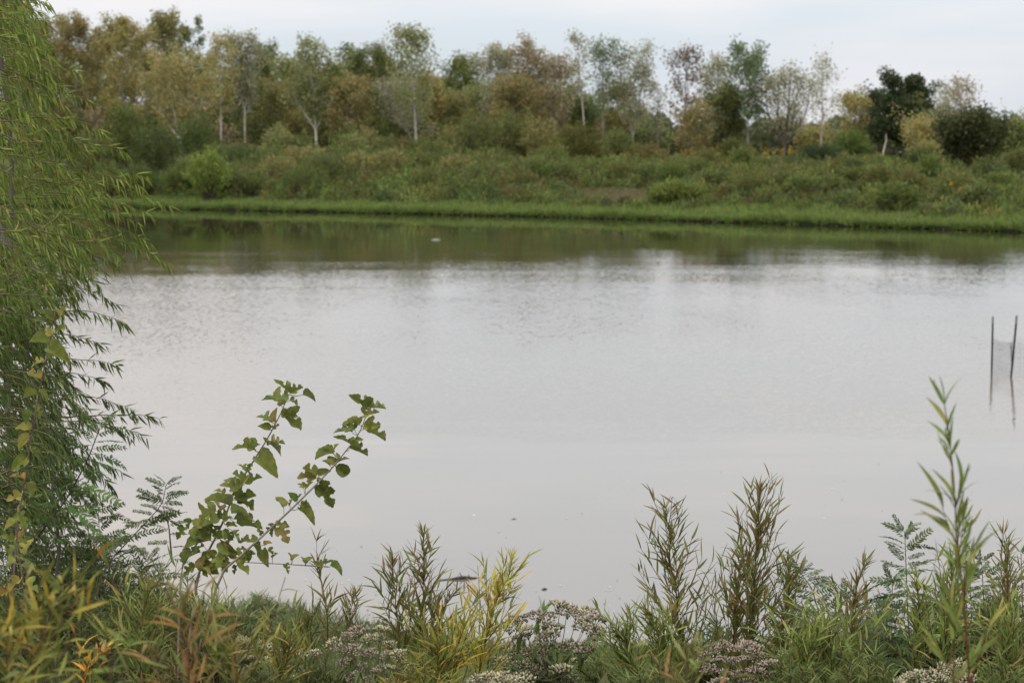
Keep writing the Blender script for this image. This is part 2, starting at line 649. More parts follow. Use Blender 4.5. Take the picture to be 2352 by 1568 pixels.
def far_tree(name, x, top, hw, D, palette, n, label, base_dx=0, size=(.14, .27), spread=.34, bark=PALE_BARK, cat='tree',
             group=None, seed=None, lobes=None, **kw):
    """tree whose top stands at picture place (x, top), hw wide to either side, at distance D; base_dx moves the foot sideways"""
    rng = np.random.default_rng(seed if seed is not None else int(x * 7 + top * 13))
    tip = at(x, top, D)
    bx = at(x + base_dx, top, D).x
    z0 = gz(bx, D) - 0.05
    H = tip.z - z0
    W = hw * D / FPX * 1.3
    n = int(n * 1.9)
    tb, an = grow(rng, H, W, lean=tip.x - bx, **kw)
    k = H / max(.5, float(np.percentile(an[:, 2], 99)) + .1)
    an[:, 2] *= k
    for q in tb.v:
        q[:, 2] *= k
    root = thing(name, (bx, D, z0), label, cat, group)
    tr = link('trunk', tb.mesh('trunk', M_BARK), root, color=bark)
    idx = rng.integers(0, len(an), n)
    pts = an[idx] + np.clip(rng.normal(0, 1, (n, 3)), -1.7, 1.7) * spread
    if lobes:
        extra = []
        for (lx, ly, lr, ln) in lobes:                    # foliage clumps: picture place, radius in metres, leaves
            c = np.array(at(lx, ly, D)) - np.array([bx, D, z0])
            d = rand_dirs(rng, ln, .15)
            extra.append(c + d * (lr * rng.uniform(.55, 1.08, (ln, 1))) * np.array([1, 1, .85]))
        pts = np.concatenate([pts] + extra)
    pts = pts[pts[:, 2] > 0.3]
    v, f, t = leaf_cloud(rng, pts, size, palette)
    link('crown', mesh_from('crown', v, f, M_FAR, t), root)
    return root


def shrub(name, x, top, hw, D, palette, n, label, cat='shrub', size=(.14, .30), seed=None, group=None, up=1.1, aspect=.4, base=None):
    """many-stemmed rounded bush"""
    rng = np.random.default_rng(seed if seed is not None else int(x * 11 + top * 5))
    tip = at(x, top, D)
    z0 = gz(tip.x, D) - 0.04
    H = max(.6, tip.z - z0)
    W = hw * D / FPX * 1.12
    root = thing(name, (tip.x, D, z0), label, cat, group)
    tb = Tubes()
    anc, dirs = [], []
    ns = 42
    for k in range(ns):
        r = math.sqrt((k + .5) / ns)
        az = k * 2.4
        endz = H * math.sqrt(max(0.05, 1 - (r * .93) ** 2.4)) * rng.uniform(.82, 1.04)
        e = np.array([math.cos(az) * r * W, math.sin(az) * r * W * .8, endz]) + rng.normal(0, .05 * W, 3)
        p = bend(rng, np.array([math.cos(az) * r * .2 * W, math.sin(az) * r * .2 * W, 0]), e, 5, .05)
        p[:, 2] += np.sin(np.linspace(0, math.pi, 5)) * .12 * H
        tb.add(p, np.linspace(.022, .005, 5), 3)
        tt = rng.uniform(.12, 1.0, n // ns) ** .75
        anc.append(along(p, tt))
        dirs.append(np.repeat(unit(p[-1:] - p[-3:-2]), n // ns, 0))
    link('stems', tb.mesh('stems', M_BARK), root, color=DARK_BARK)
    pts = np.concatenate(anc)
    pts = pts + rng.normal(0, .10 * min(W, 1.6), pts.shape)
    pts[:, 2] = np.abs(pts[:, 2]) + .05
    m = len(pts)
    ax = unit(np.concatenate(dirs) * up + rng.normal(0, .75, (m, 3)))
    sd = unit(np.cross(ax, rng.normal(size=(m, 3))))
    ln = rng.uniform(size[0], size[1], m)
    v, f = cards(pts, ax, sd, ln, ln * aspect)
    link('crown', mesh_from('crown', v, f, M_FAR, np.repeat(pick(rng, palette, m), 4, 0)), root)
    return root


LANDMARKS = [(98, 'the olive brown tree by the willow'), (172, 'the first rusty crown'), (277, 'the rusty peaked tree'), (374, 'the spiky topped tree'), (430, 'the golden sycamore'), (505, 'the white trunked birch'), (560, 'the lightly leaved tall tree'),
             (640, 'the low tree in the dip'), (715, 'the large forked sycamore'), (800, 'the orange brown tree'), (880, 'the broken topped green tree'), (942, 'the tall airy sycamore'), (1064, 'the lone green tree in the dip'), (1148, 'the twiggy pale green tree'),
             (1212, 'the tallest brown crown'), (1272, 'the last brown crown'), (1328, 'the almost bare tall tree'), (1386, 'the sparse pale green tree'), (1455, 'the wispy grey tree'), (1578, 'the dry brown tree'), (1664, 'the rounded dense olive tree'),
             (1720, 'the fresh green poplar'), (1812, 'the broad many branched tree'), (1888, 'the nearly leafless pale tree'), (1965, 'the yellow green grove edge tree'), (2026, 'the leaning dead trunk'), (2088, 'the big dark knobbly tree'),
             (2228, 'the nearly black tree'), (2320, 'the green tree at the edge')]
USED = set()


def where(what, x, below='below'):
    """label that says which one by the nearest landmark"""
    lx, name = min(LANDMARKS, key=lambda q: abs(q[0] - x))
    rel = below if abs(x - lx) < 13 else ('left of' if x < lx else 'right of')
    for extra in ('', 'small ', 'slim ', 'wide ', 'dense ', 'loose '):
        lab = '%s%s %s %s' % (extra, what, rel, name)
        if lab not in USED:
            break
    USED.add(lab)
    return lab


T = far_tree
# the wood on the far bank, from the willow tree towards the right
T('wood_tree', 25, 15, 60, 208, GREEN, 5200, 'green tree top rising just above the foreground willow at the picture corner', nb=20, start=.25)
T('wood_tree', 98, 45, 58, 215, OLIVE, 5600, 'olive brown tree beside the willow tree top', nb=20, start=.25)
T('wood_tree', 172, 38, 58, 212, ORANGE, 5600, 'rusty olive tree, first full crown beside the foreground willow', nb=20, start=.25, bark=WHITE_BARK)
T('wood_tree', 232, 70, 40, 224, OLIVE, 3600, 'narrow olive tree in the notch between two rusty crowns', nb=18)
T('wood_tree', 277, 44, 55, 210, YELLOW, 5600, 'yellow olive tree with a rusty peak above the round shrubs', nb=20, start=.25, bark=WHITE_BARK)
T('wood_tree', 330, 62, 40, 222, BROWN, 2600, 'thin brownish tree behind the yellow olive crowns', nb=18)
T('wood_tree', 374, 32, 46, 214, OLIVE, 5400, 'spiky topped olive tree, tallest of the left wood', nb=22, start=.25)
T('wood_tree', 436, 44, 36, 226, GREEN, 2400, 'dark green feathery tree top poking out behind the golden crown', nb=18, spread=.2)
T('sycamore', 412, 118, 74, 200, YELLOW, 3600, 'golden leaved sycamore forking into several pale stems', nb=34, forks=4, start=.3, fork_at=.26, bark=(.48, .45, .40), r0=.13)
T('birch', 505, 84, 34, 205, YELLOW, 1500, 'thin pale yellow tree with straight white trunk in bright gap', nb=18, start=.42, bark=(.55, .5, .45), size=(.14, .25))
T('wood_tree', 560, 80, 46, 212, PALE, 2600, 'lightly leaved tall tree with forked grey trunk beside the white trunk', nb=22, start=.35, forks=2, fork_at=.4, bark=WHITE_BARK)
T('wood_tree', 606, 102, 38, 222, GREEN, 3600, 'green rounded tree at the dip before the large forked tree', nb=18)
T('wood_tree', 640, 185, 48, 215, OLIVE, 3600, 'low brown green tree in the dip beside the large forked tree', nb=16, start=.2)
T('sycamore', 715, 92, 66, 203, LIME, 4000, 'large yellow green sycamore with white forked trunk', base_dx=12, nb=36, forks=3, start=.42, fork_at=.3, bark=(.42, .395, .35), r0=.14, size=(.15, .28))
T('wood_tree', 800, 180, 52, 202, ORANGE, 4200, 'orange brown tree, lower than the green crowns around it', nb=20, start=.2, bark=WHITE_BARK)
T('wood_tree', 815, 110, 42, 222, GREEN, 3800, 'green tree behind the orange brown one', nb=18, start=.3)
T('wood_tree', 880, 106, 44, 220, DARKOLIVE, 3800, 'dark green tree with broken top behind the pale leaning trunks', nb=18, start=.3)
T('sycamore', 905, 170, 60, 204, PALE, 2400, 'half bare greyish tree with white trunk slanting to the left', base_dx=58, nb=22, start=.3, bark=WHITE_BARK, size=(.12, .24))
T('sycamore', 942, 66, 48, 200, LIME, 2000, 'tall airy sycamore with long white trunk, its top above all neighbours', base_dx=16, nb=28, start=.4, bark=(.42, .395, .35), r0=.13, size=(.14, .28))
T('wood_tree', 985, 165, 45, 210, YELLOW, 3600, 'yellowish tree on the slope of the tall airy sycamore', nb=18, start=.25)
T('wood_tree', 1064, 130, 44, 222, GREEN, 3800, 'green tree standing alone in the dip of the skyline', nb=18, start=.35, spread=.36)
T('wood_tree', 1030, 200, 48, 212, OLIVE, 3600, 'low olive tree under the dip of the skyline', nb=18, start=.2)
T('wood_tree', 1100, 200, 42, 215, LIME, 3000, 'low pale green tree between the dip and the brown crowns', nb=16, start=.2)
T('wood_tree', 1148, 108, 48, 210, PALE, 3600, 'pale green tree with twiggy top beside the brown crowns', nb=22, start=.3)
T('wood_tree', 1212, 92, 50, 208, BROWN, 3000, 'brown leaved airy tree, tallest of the three brown crowns', nb=24, start=.3, size=(.14, .26))
T('wood_tree', 1180, 175, 55, 205, ORANGE, 4200, 'low rusty tree below the three brown crowns', nb=20, start=.15)
T('wood_tree', 1272, 130, 46, 207, BROWN, 2600, 'brown airy tree sloping down to the bare tall one', nb=22, start=.3, size=(.14, .26), bark=WHITE_BARK)
T('bare_tree', 1328, 80, 26, 200, PALE, 480, 'almost bare tall thin tree with a tuft of leaves on top', base_dx=22, nb=18, start=.45, bark=WHITE_BARK, size=(.14, .24), lobes=[(1320, 92, .35, 60)])
T('wood_tree', 1386, 92, 42, 203, FRESH, 1300, 'sparse pale green tree with thin twigs against the sky', nb=22, start=.4, bark=GREY_BARK, size=(.13, .25))
T('wood_tree', 1330, 205, 50, 214, GREEN, 3600, 'low green tree behind the almost bare trunk', nb=18, start=.2)
T('wood_tree', 1455, 102, 58, 203, PALE, 1700, 'wispy grey tree with see through top around an olive core', nb=26, start=.35, forks=2, bark=GREY_BARK, size=(.12, .22),
  lobes=[(1472, 165, .95, 700), (1490, 200, .9, 500), (1440, 205, .8, 400), (1462, 250, .9, 400)])
T('wood_tree', 1420, 190, 36, 210, OLIVE, 2200, 'short olive tree leaning against the wispy grey one', nb=16, start=.2)
T('bare_tree', 1512, 205, 26, 205, PALE, 420, 'small wispy twig tree in the sky gap beside the dry brown tree', nb=20, start=.3, size=(.12, .22), bark=GREY_BARK)
T('dry_tree', 1578, 108, 42, 200, DARKBROWN, 850, 'sparse tree hung with dry dark brown leaves', nb=24, start=.35, bark=DARK_BARK, size=(.14, .30))
T('wood_tree', 1590, 235, 40, 196, ORANGE, 1900, 'small rusty orange tree below the dry brown one', nb=16, start=.1)
T('wood_tree', 1652, 130, 44, 208, PALE, 1900, 'pale yellow green airy tree behind the rounded dark one', nb=22, start=.35, size=(.13, .26))
T('wood_tree', 1664, 205, 48, 200, DARKOLIVE, 4200, 'rounded dense olive green tree darkening to its foot', nb=22, start=.12, lobes=[(1690, 290, .9, 500)])
T('poplar', 1720, 105, 52, 198, FRESH, 2300, 'tall fresh green airy tree with rounded crown on long trunk', nb=28, start=.38, bark=GREY_BARK, size=(.16, .30))
T('ash_tree', 1812, 155, 62, 196, PALE, 2500, 'broad greyish green tree with many fine upright branches on short trunk', base_dx=-10, nb=34, forks=5, fork_at=.2, start=.25, bark=DARK_BARK, size=(.12, .24), r0=.15)
T('bare_tree', 1888, 120, 38, 202, PALE, 480, 'nearly leafless pale tree, highest of the right half', nb=24, start=.35, bark=WHITE_BARK, size=(.13, .25))
T('wood_tree', 1870, 285, 40, 208, YELLOW, 1700, 'small yellowish tree at the foot of the nearly leafless one', nb=16, start=.15)
T('wood_tree', 1965, 212, 42, 214, YELLOW, 2000, 'yellow green tree at the edge of the dark grove', nb=18, start=.3, lobes=[(1950, 225, .6, 220), (1985, 235, .6, 220)])
T('wood_tree', 2015, 206, 34, 216, DARK, 2600, 'small dark tree with tufted top in front of the dark grove', nb=16, start=.3, lobes=[(2005, 220, .7, 260), (2025, 240, .7, 260), (2000, 290, 1.3, 700)])
T('oak', 2088, 172, 62, 210, DARK, 3600, 'big dark green tree with knobbly crown, highest of the dark grove', nb=22, start=.2, size=(.2, .36), bark=DARK_BARK,
  lobes=[(2050, 190, .75, 420), (2100, 190, .9, 600), (2110, 215, .9, 600), (2060, 235, 1.3, 900), (2105, 255, 1.3, 900), (2060, 290, 1.6, 1300), (2020, 300, 1.3, 900), (2110, 300, 1.5, 1100)])
T('wood_tree', 2160, 240, 55, 205, DARKOLIVE, 3800, 'olive tree filling the slope right of the dark grove', nb=20, start=.15)
T('wood_tree', 2118, 265, 48, 190, YELLOW, 1800, 'light olive airy tree standing before the dark grove', nb=22, start=.2, size=(.13, .25))
T('bare_tree', 2168, 190, 24, 200, PALE, 420, 'slim pale twiggy tree, first of two beyond the dark grove', nb=16, start=.35, size=(.12, .24), bark=WHITE_BARK)
T('bare_tree', 2206, 180, 36, 203, BROWN, 900, 'airy tan leaved tree, second of two beyond the dark grove', nb=22, start=.35, size=(.13, .26), bark=WHITE_BARK)
T('thorn_tree', 2232, 258, 66, 150, [(.07, .085, .035, 3), (.09, .10, .04, 2), (.12, .12, .045, 1)], 5200, 'broad nearly black green tree standing near the water on the right', nb=30, forks=3, start=.15, fork_at=.12, size=(.15, .28), bark=DARK_BARK,
  lobes=[(2205, 318, .6, 420), (2242, 300, .5, 320), (2225, 285, .45, 260), (2255, 345, .6, 380), (2180, 335, .4, 200), (2282, 330, .35, 150), (2225, 380, .9, 600)])
T('wood_tree', 2318, 278, 52, 168, GREEN, 3200, 'green tree at the right picture edge behind the dark one', nb=20, start=.1, lobes=[(2330, 300, .8, 400)])
T('dead_tree', 2312, 240, 12, 200, PALE, 6, 'bare forked dead stem sticking up near the right edge', nb=5, start=.55, subs=1, r0=.07, bark=GREY_BARK)
T('wood_tree', 2375, 255, 40, 195, PALE, 1500, 'sparse pale tree cut by the right picture edge', nb=18, start=.25)

# second row, showing between the crowns
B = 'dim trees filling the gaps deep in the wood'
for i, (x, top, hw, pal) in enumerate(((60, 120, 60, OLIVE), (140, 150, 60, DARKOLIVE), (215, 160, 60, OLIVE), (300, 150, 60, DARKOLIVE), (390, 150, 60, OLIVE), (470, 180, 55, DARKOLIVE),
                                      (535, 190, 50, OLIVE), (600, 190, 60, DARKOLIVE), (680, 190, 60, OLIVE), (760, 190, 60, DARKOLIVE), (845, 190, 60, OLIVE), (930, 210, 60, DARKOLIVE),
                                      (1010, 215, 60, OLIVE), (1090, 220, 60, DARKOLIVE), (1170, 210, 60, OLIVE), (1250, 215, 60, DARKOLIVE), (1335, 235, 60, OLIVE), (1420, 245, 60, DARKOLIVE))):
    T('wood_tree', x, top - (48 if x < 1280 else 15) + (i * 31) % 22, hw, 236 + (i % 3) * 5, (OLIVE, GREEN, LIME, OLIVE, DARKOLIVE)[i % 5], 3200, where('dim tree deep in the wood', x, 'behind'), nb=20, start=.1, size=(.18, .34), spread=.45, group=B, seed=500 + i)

U = 'thickets between the trunks in the wood'
for i, x in enumerate(range(90, 1540, 58)):
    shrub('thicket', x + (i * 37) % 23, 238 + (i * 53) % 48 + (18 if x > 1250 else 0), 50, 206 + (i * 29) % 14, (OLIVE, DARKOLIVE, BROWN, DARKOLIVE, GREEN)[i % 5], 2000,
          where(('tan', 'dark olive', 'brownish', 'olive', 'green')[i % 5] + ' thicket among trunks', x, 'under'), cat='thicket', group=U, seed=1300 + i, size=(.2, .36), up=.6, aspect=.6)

V = 'bushes along the foot of the wood'
rg1 = np.random.default_rng(8)
for i in range(34):
    x = 470 + i * 31 + rg1.uniform(-12, 12)
    low_ = 34 if min(abs(x - q) for q in (505, 568, 727, 945, 965)) < 34 else 0
    shrub('wood_edge_bush', x, rg1.uniform(280, 332) + (14 if x > 1250 else 0) + low_, rg1.uniform(26, 50), rg1.uniform(189, 198), (OLIVE, GREEN, DARKOLIVE, [(.20, .17, .075), (.165, .16, .06)], DARKOLIVE, LIME)[i % 6], 1700,
          where(('tan', 'green', 'olive', 'brownish', 'dark olive', 'yellow green')[i % 6] + ' leafy bush at the wood foot', x), cat='bush', group=V, seed=3300 + i, size=(.15, .30), up=1.3, aspect=.45)

# leaning dead trunk
rng = np.random.default_rng(5)
b0, t0 = at(2026, 372, 184), at(2034, 308, 184)
z0 = gz(b0.x, 184)
tb = Tubes()
tb.add([(0, 0, 0), (.10, 0, (t0.z - z0) * .45), (.30, 0, (t0.z - z0) * .75), (t0.x - b0.x + .05, 0, t0.z - z0)], [.075, .07, .06, .04], 7)
tb.add([(.30, 0, (t0.z - z0) * .75), (.42, -.05, (t0.z - z0) * .8)], [.05, .03], 5)
o = link('leaning_snag', tb.mesh('leaning_snag', M_BARK), loc=(b0.x, 184, z0), color=(.42, .36, .30))
tag(o, 'pale broken dead trunk leaning before the dark grove', 'trunk')

# ------------------------------------------------------------------ shrubs on the far bank
S = shrub
S('willow_shrub', 284, 222, 52, 188, [(.13, .16, .045, 3), (.16, .19, .055, 2)], 5200, 'tall rounded willow shrub below the yellow olive trees')
S('willow_shrub', 350, 284, 62, 183, [(0.091, 0.119, 0.042, 3), (0.116, 0.140, 0.042, 2)], 4200, 'dark domed shrub in front of the tall rounded willow shrub')
S('willow_shrub', 446, 262, 58, 190, [(0.099, 0.140, 0.042, 3), (0.132, 0.168, 0.049, 2)], 4200, 'green domed shrub under the golden sycamore')
S('willow_shrub', 215, 296, 62, 186, DARKOLIVE, 3600, 'wide olive shrub partly hidden by the foreground willow')
S('willow_shrub', 478, 342, 52, 164, [(0.231, 0.294, 0.070, 3), (0.181, 0.238, 0.056, 2)], 4200, 'bright light green shrub close to the waterline')
S('willow_shrub', 425, 368, 45, 170, [(0.099, 0.140, 0.042, 3), (0.132, 0.168, 0.049, 2)], 2600, 'darker green shrub beside the bright light green one')
S('willow_shrub', 545, 330, 50, 182, [(0.099, 0.140, 0.049, 3), (0.132, 0.168, 0.056, 2)], 2600, 'low blue green shrub beneath the white trunk')
S('willow_shrub', 615, 345, 50, 178, [(0.116, 0.154, 0.049, 3), (0.165, 0.182, 0.056, 2)], 2400, 'low green shrub with goldenrod beside it')
S('willow_shrub', 800, 292, 42, 194, [(0.099, 0.154, 0.042, 3), (0.132, 0.182, 0.049, 2)], 2600, 'small round green shrub under the orange brown tree')
S('willow_shrub', 700, 335, 55, 180, OLIVE, 2600, 'olive brush at the foot of the large forked sycamore')
S('willow_shrub', 1095, 262, 62, 186, DARKOLIVE, 4200, 'large dark olive willow shrub, first of the joined domes')
S('willow_shrub', 1172, 250, 70, 188, DARKOLIVE, 4600, 'large dark olive willow shrub, highest of the joined domes')
S('willow_shrub', 1245, 268, 48, 186, OLIVE, 3000, 'olive willow shrub at the end of the joined domes')
S('willow_shrub', 1328, 282, 66, 180, [(0.140, 0.140, 0.039, 3), (0.116, 0.126, 0.035, 2)], 4600, 'broad olive green shrub below the almost bare tall tree')
S('willow_shrub', 1685, 324, 46, 184, [(0.099, 0.119, 0.035, 3), (0.132, 0.140, 0.042, 2)], 3200, 'round dark shrub in the field below the poplar')
S('willow_shrub', 1880, 338, 52, 166, DARK, 3000, 'dark low bush in the field before the nearly leafless tree')
S('willow_shrub', 1958, 300, 46, 186, [(0.132, 0.182, 0.042, 3), (0.099, 0.140, 0.039, 2)], 3000, 'leafy green bush left of the dead trunk')
S('willow_shrub', 2145, 398, 45, 145, [(0.148, 0.196, 0.056, 3), (0.116, 0.154, 0.049, 2)], 2600, 'pale green bush before the broad nearly black tree')
S('willow_shrub', 2130, 330, 42, 165, OLIVE, 2200, 'yellowish olive bush left of the broad nearly black tree')
S('willow_shrub', 2350, 340, 55, 142, DARKOLIVE, 3000, 'dark olive bush at the right picture edge')
S('willow_shrub', 1560, 424, 70, 142, [(0.165, 0.196, 0.042, 3), (0.132, 0.168, 0.042, 2)], 3000, 'low green bush right of the brown grass patch')
S('willow_shrub', 1805, 395, 62, 142, DARKOLIVE, 2600, 'low olive bush close to the bright shore grass in the right half')
S('willow_shrub', 1960, 390, 60, 140, [(0.116, 0.140, 0.042, 3), (0.148, 0.154, 0.042, 2)], 2600, 'low spreading bush below the leafy green one')
S('willow_shrub', 2060, 425, 55, 128, [(0.148, 0.182, 0.049, 3), (0.116, 0.154, 0.042, 2)], 2400, 'low green bush near the shore below the dead trunk')
S('willow_shrub', 2010, 365, 60, 172, [(0.099, 0.140, 0.042, 3), (0.132, 0.168, 0.042, 2)], 2400, 'low bramble thicket around the foot of the dead trunk')
for i, (x, top, hw, D, pal, lab) in enumerate((
        (640, 358, 46, 172, OLIVE, 'brownish brush clump below the low brown green tree'),
        (735, 352, 46, 172, GREEN, 'green brush clump below the large forked sycamore'),
        (830, 350, 50, 170, OLIVE, 'olive brush clump below the small round shrub'),
        (905, 345, 44, 172, OLIVE, 'olive brush clump below the slanting white trunk'),
        (975, 350, 46, 170, DARKOLIVE, 'dark brush clump below the tall airy sycamore'),
        (1045, 360, 44, 168, OLIVE, 'olive brush clump left of the joined domes'),
        (1120, 372, 50, 162, GREEN, 'green brush clump in front of the joined domes'),
        (1210, 365, 50, 162, [(0.148, 0.168, 0.049), (0.198, 0.182, 0.056)], 'yellow green brush clump in front of the highest dome'),
        (1290, 372, 50, 158, GREEN, 'green brush clump before the broad olive shrub'),
        (1390, 370, 50, 165, [(0.165, 0.196, 0.056), (0.132, 0.168, 0.049)], 'light green brush clump right of the broad olive shrub'),
        (1480, 385, 52, 158, GREEN, 'green brush clump above the brown grass patch'),
        (1640, 395, 52, 150, GREEN, 'green brush clump below the round dark shrub'),
        (1730, 385, 52, 152, [(0.165, 0.196, 0.056), (0.132, 0.168, 0.049)], 'light green brush clump below the poplar'),
        (1900, 410, 50, 138, GREEN, 'green brush clump below the dark low bush'),
        (2250, 430, 55, 126, GREEN, 'green weeds clump at the foot of the broad nearly black tree'),
        (330, 385, 50, 172, [(0.099, 0.140, 0.042), (0.132, 0.168, 0.049)], 'dark green weeds clump below the dark domed shrub'),
        (250, 390, 50, 174, GREEN, 'green weeds clump beside the willow branches over the water'),
        (575, 390, 50, 166, GREEN, 'green weeds clump right of the bright light green shrub'))):
    S('brush_clump', x, top, hw, D, pal, 1800, lab, cat='brush', up=1.8, seed=900 + i)

G_ = 'plumes of brush among the weeds on the far bank'
rg0 = np.random.default_rng(64)
for i in range(70):
    x = 200 + i * 30.5 + rg0.uniform(-20, 20)
    sh_ = float(np.interp(x, [0, 900, 1700, 2352], [168, 152, 132, 118]))
    dd_ = rg0.uniform(7, 34)
    hh = rg0.uniform(1.4, 2.7) if x < 1300 else rg0.uniform(1.0, 1.8)
    if 1270 < x < 1530 and dd_ < 17:
        dd_ = 20.0
    D_ = sh_ + dd_
    wx_ = at(x, 400, D_).x
    top_ = HOR + (CAMZ - (gz(wx_, D_) + hh)) / D_ * FPX
    S('brush_plume', x, top_, rg0.uniform(26, 62), D_, ([(.15, .17, .05), (.18, .19, .06)], [(.12, .15, .045), (.14, .17, .05)], [(.18, .175, .06), (.15, .155, .05)], [(.10, .13, .045), (.12, .15, .05)], [(.17, .21, .06), (.14, .18, .05)])[i % 5],
      1500, where(('olive', 'dark green', 'yellowish', 'deep green', 'fresh green')[i % 5] + ' brush plume in the weeds', x), cat='brush', up=2.4, seed=2000 + i, group=G_, aspect=.34)

# ------------------------------------------------------------------ uncountable growth on the far bank
rng = np.random.default_rng(77)


def far_patch(n, d0, d1, xr=(-120, 2480)):
    """n points on the far bank between d0 and d1 metres behind the shoreline"""
    px = rng.uniform(xr[0], xr[1], n)
    d = rng.uniform(d0, d1, n)
    D = 150.0 + d
    for _ in range(3):
        wx = (px - PW / 2) / FPX * D
        D = shore(wx) + d
    return wx, D, px


def blades(c, h, w, lean=.35):
    n = len(c)
    ax = unit(np.stack([rng.normal(0, lean, n), rng.normal(0, lean, n), np.ones(n)], 1))
    th = rng.uniform(0, math.pi, n)
    sd = np.stack([np.cos(th), np.sin(th), np.zeros(n)], 1)
    tip = c + ax * h[:, None]
    mid = c + ax * h[:, None] * .55 + rng.normal(0, .02, (n, 3))
    v = np.stack([c - sd * w[:, None] / 2, c + sd * w[:, None] / 2, mid + sd * w[:, None] * .4, tip, mid - sd * w[:, None] * .4], 1)
    return v.reshape(-1, 3), np.arange(n * 5).reshape(n, 5)


def build_shore_grass():
    n = 40000
    x, y, px = far_patch(n, .2, 7.5)
    d = y - shore(x)
    keep = rng.uniform(size=n) < np.interp(d, [0, 5, 7.5], [1, .8, .3])
    x, y, d = x[keep], y[keep], d[keep]
    xe, ye, _ = far_patch(24000, .06, .9)                     # the dense edge above the undercut bank
    x, y = np.concatenate([x, xe]), np.concatenate([y, ye])
    d = y - shore(x)
    z = np.where(d < .12, np.interp(d, [-.8, 0, .12], [-.06, .0, .13]), ground_z(x, y))
    c = np.stack([x, y, z - .03], 1)
    patch = .5 + .5 * np.sin(x * .55 + 2) * np.sin(x * .23 + y * .3) + .25 * np.sin(x * 2.9) * np.sin(y * 1.3)
    h = rng.uniform(.22, .52, len(c)) * (.7 + .55 * patch)
    v, f = blades(c, h, rng.uniform(.03, .08, len(c)), .5)
    # fringe hanging over the low undercut
    m = 15000
    xf, yf, _ = far_patch(m, .02, .14)
    thick = .55 + .25 * np.sin(xf * .9 + 1) + .2 * np.sin(xf * 2.37) + .15 * np.sin(xf * 6.1 + 2) + rng.normal(0, .22, m)
    kf = thick > .38
    xf, yf = xf[kf], yf[kf]
    m = len(xf)
    cf = np.stack([xf, yf, rng.uniform(.05, .17, m)], 1)
    axf = unit(np.stack([rng.normal(0, .5, m), rng.uniform(-1.1, -.4, m), rng.uniform(-.55, 1.0, m)], 1))
    vf, ff = cards(cf, axf, unit(np.cross(axf, rng.normal(size=(m, 3)))), rng.uniform(.14, .36, m), rng.uniform(.03, .07, m))
    tf = pick(rng, [(.18, .25, .065, 3), (.14, .20, .055, 3), (.11, .15, .045, 1)], m, .15)
    o = link('overhanging_grass', mesh_from('overhanging_grass', vf, ff, M_FAR, np.repeat(tf, 4, 0)))
    tag(o, 'fringe of grass hanging over the low far bank to the water', 'grass', kind='stuff')
    t = pick(rng, [(.20, .27, .07, 3), (.165, .23, .06, 3), (.25, .28, .085, 1), (.12, .17, .05, 1)], len(c), .15)
    o = link('shore_grass', mesh_from('shore_grass', v, f, M_FAR, np.repeat(t, 5, 0)))
    tag(o, 'bright green grass strip along the far waterline', 'grass', kind='stuff')


def build_weeds():
    nc = 2000
    x, y, px = far_patch(nc, 4.5, 46)
    cut = np.interp(px, [0, 560, 1050, 1400, 1500], [26, 28, 30, 34, 46])
    y = np.where(y - shore(x) > cut, shore(x) + 4.5 + (cut - 4.5) * rng.uniform(0, 1, nc), y)
    d = y - shore(x)
    tall = np.interp(px, [0, 250, 560, 1050, 1400, 1900, 2400], [1.0, .9, 1.5, 1.6, .9, .85, .95])
    h = rng.uniform(.65, 1.3, nc) * tall * np.interp(d, [4, 10, 46], [.55, 1, 1])
    # the brown patch stays open
    open_ = ((px - 1400) / 120) ** 2 + ((d - 10.5) / 4.5) ** 2 < rng.uniform(.7, 1.15, nc)
    ok = ~open_
    x, y, h, px, d = x[ok], y[ok], h[ok], px[ok], d[ok]
    nc = len(x)
    pal = [(.135, .155, .045, 4), (.12, .15, .045, 3), (.165, .165, .05, 1.5), (.16, .13, .055, .6), (.10, .125, .045, 2), (.16, .205, .06, 1.5)]
    col = pick(rng, pal, nc, .2)
    k = 76
    cid = np.repeat(np.arange(nc), k)
    rad = rng.uniform(.35, 1.0, nc)
    th = rng.uniform(0, 2 * math.pi, nc * k)
    r = np.sqrt(rng.uniform(0, 1, nc * k)) * rad[cid]
    cx, cy = x[cid] + np.cos(th) * r, y[cid] + np.sin(th) * r
    zz = rng.uniform(0, 1, nc * k) ** .75 * h[cid] * (1 - .55 * (r / rad[cid]) ** 1.5)
    pts = np.stack([cx, cy, ground_z(cx, cy) + zz], 1)
    m = len(pts)
    ax = unit(rng.normal(0, .55, (m, 3)) + np.array([0, 0, 1.0]))
    sd = unit(np.cross(ax, rng.normal(size=(m, 3))))
    ln = rng.uniform(.16, .40, m)
    v, f = cards(pts, ax, sd, ln, ln * .36)
    t = col[cid] * np.exp(rng.normal(0, .15, (m, 1)))
    o = link('weeds', mesh_from('weeds', v, f, M_FAR, np.repeat(t, 4, 0)))
    tag(o, 'mass of tall olive green weeds covering the far bank', 'weeds', kind='stuff')


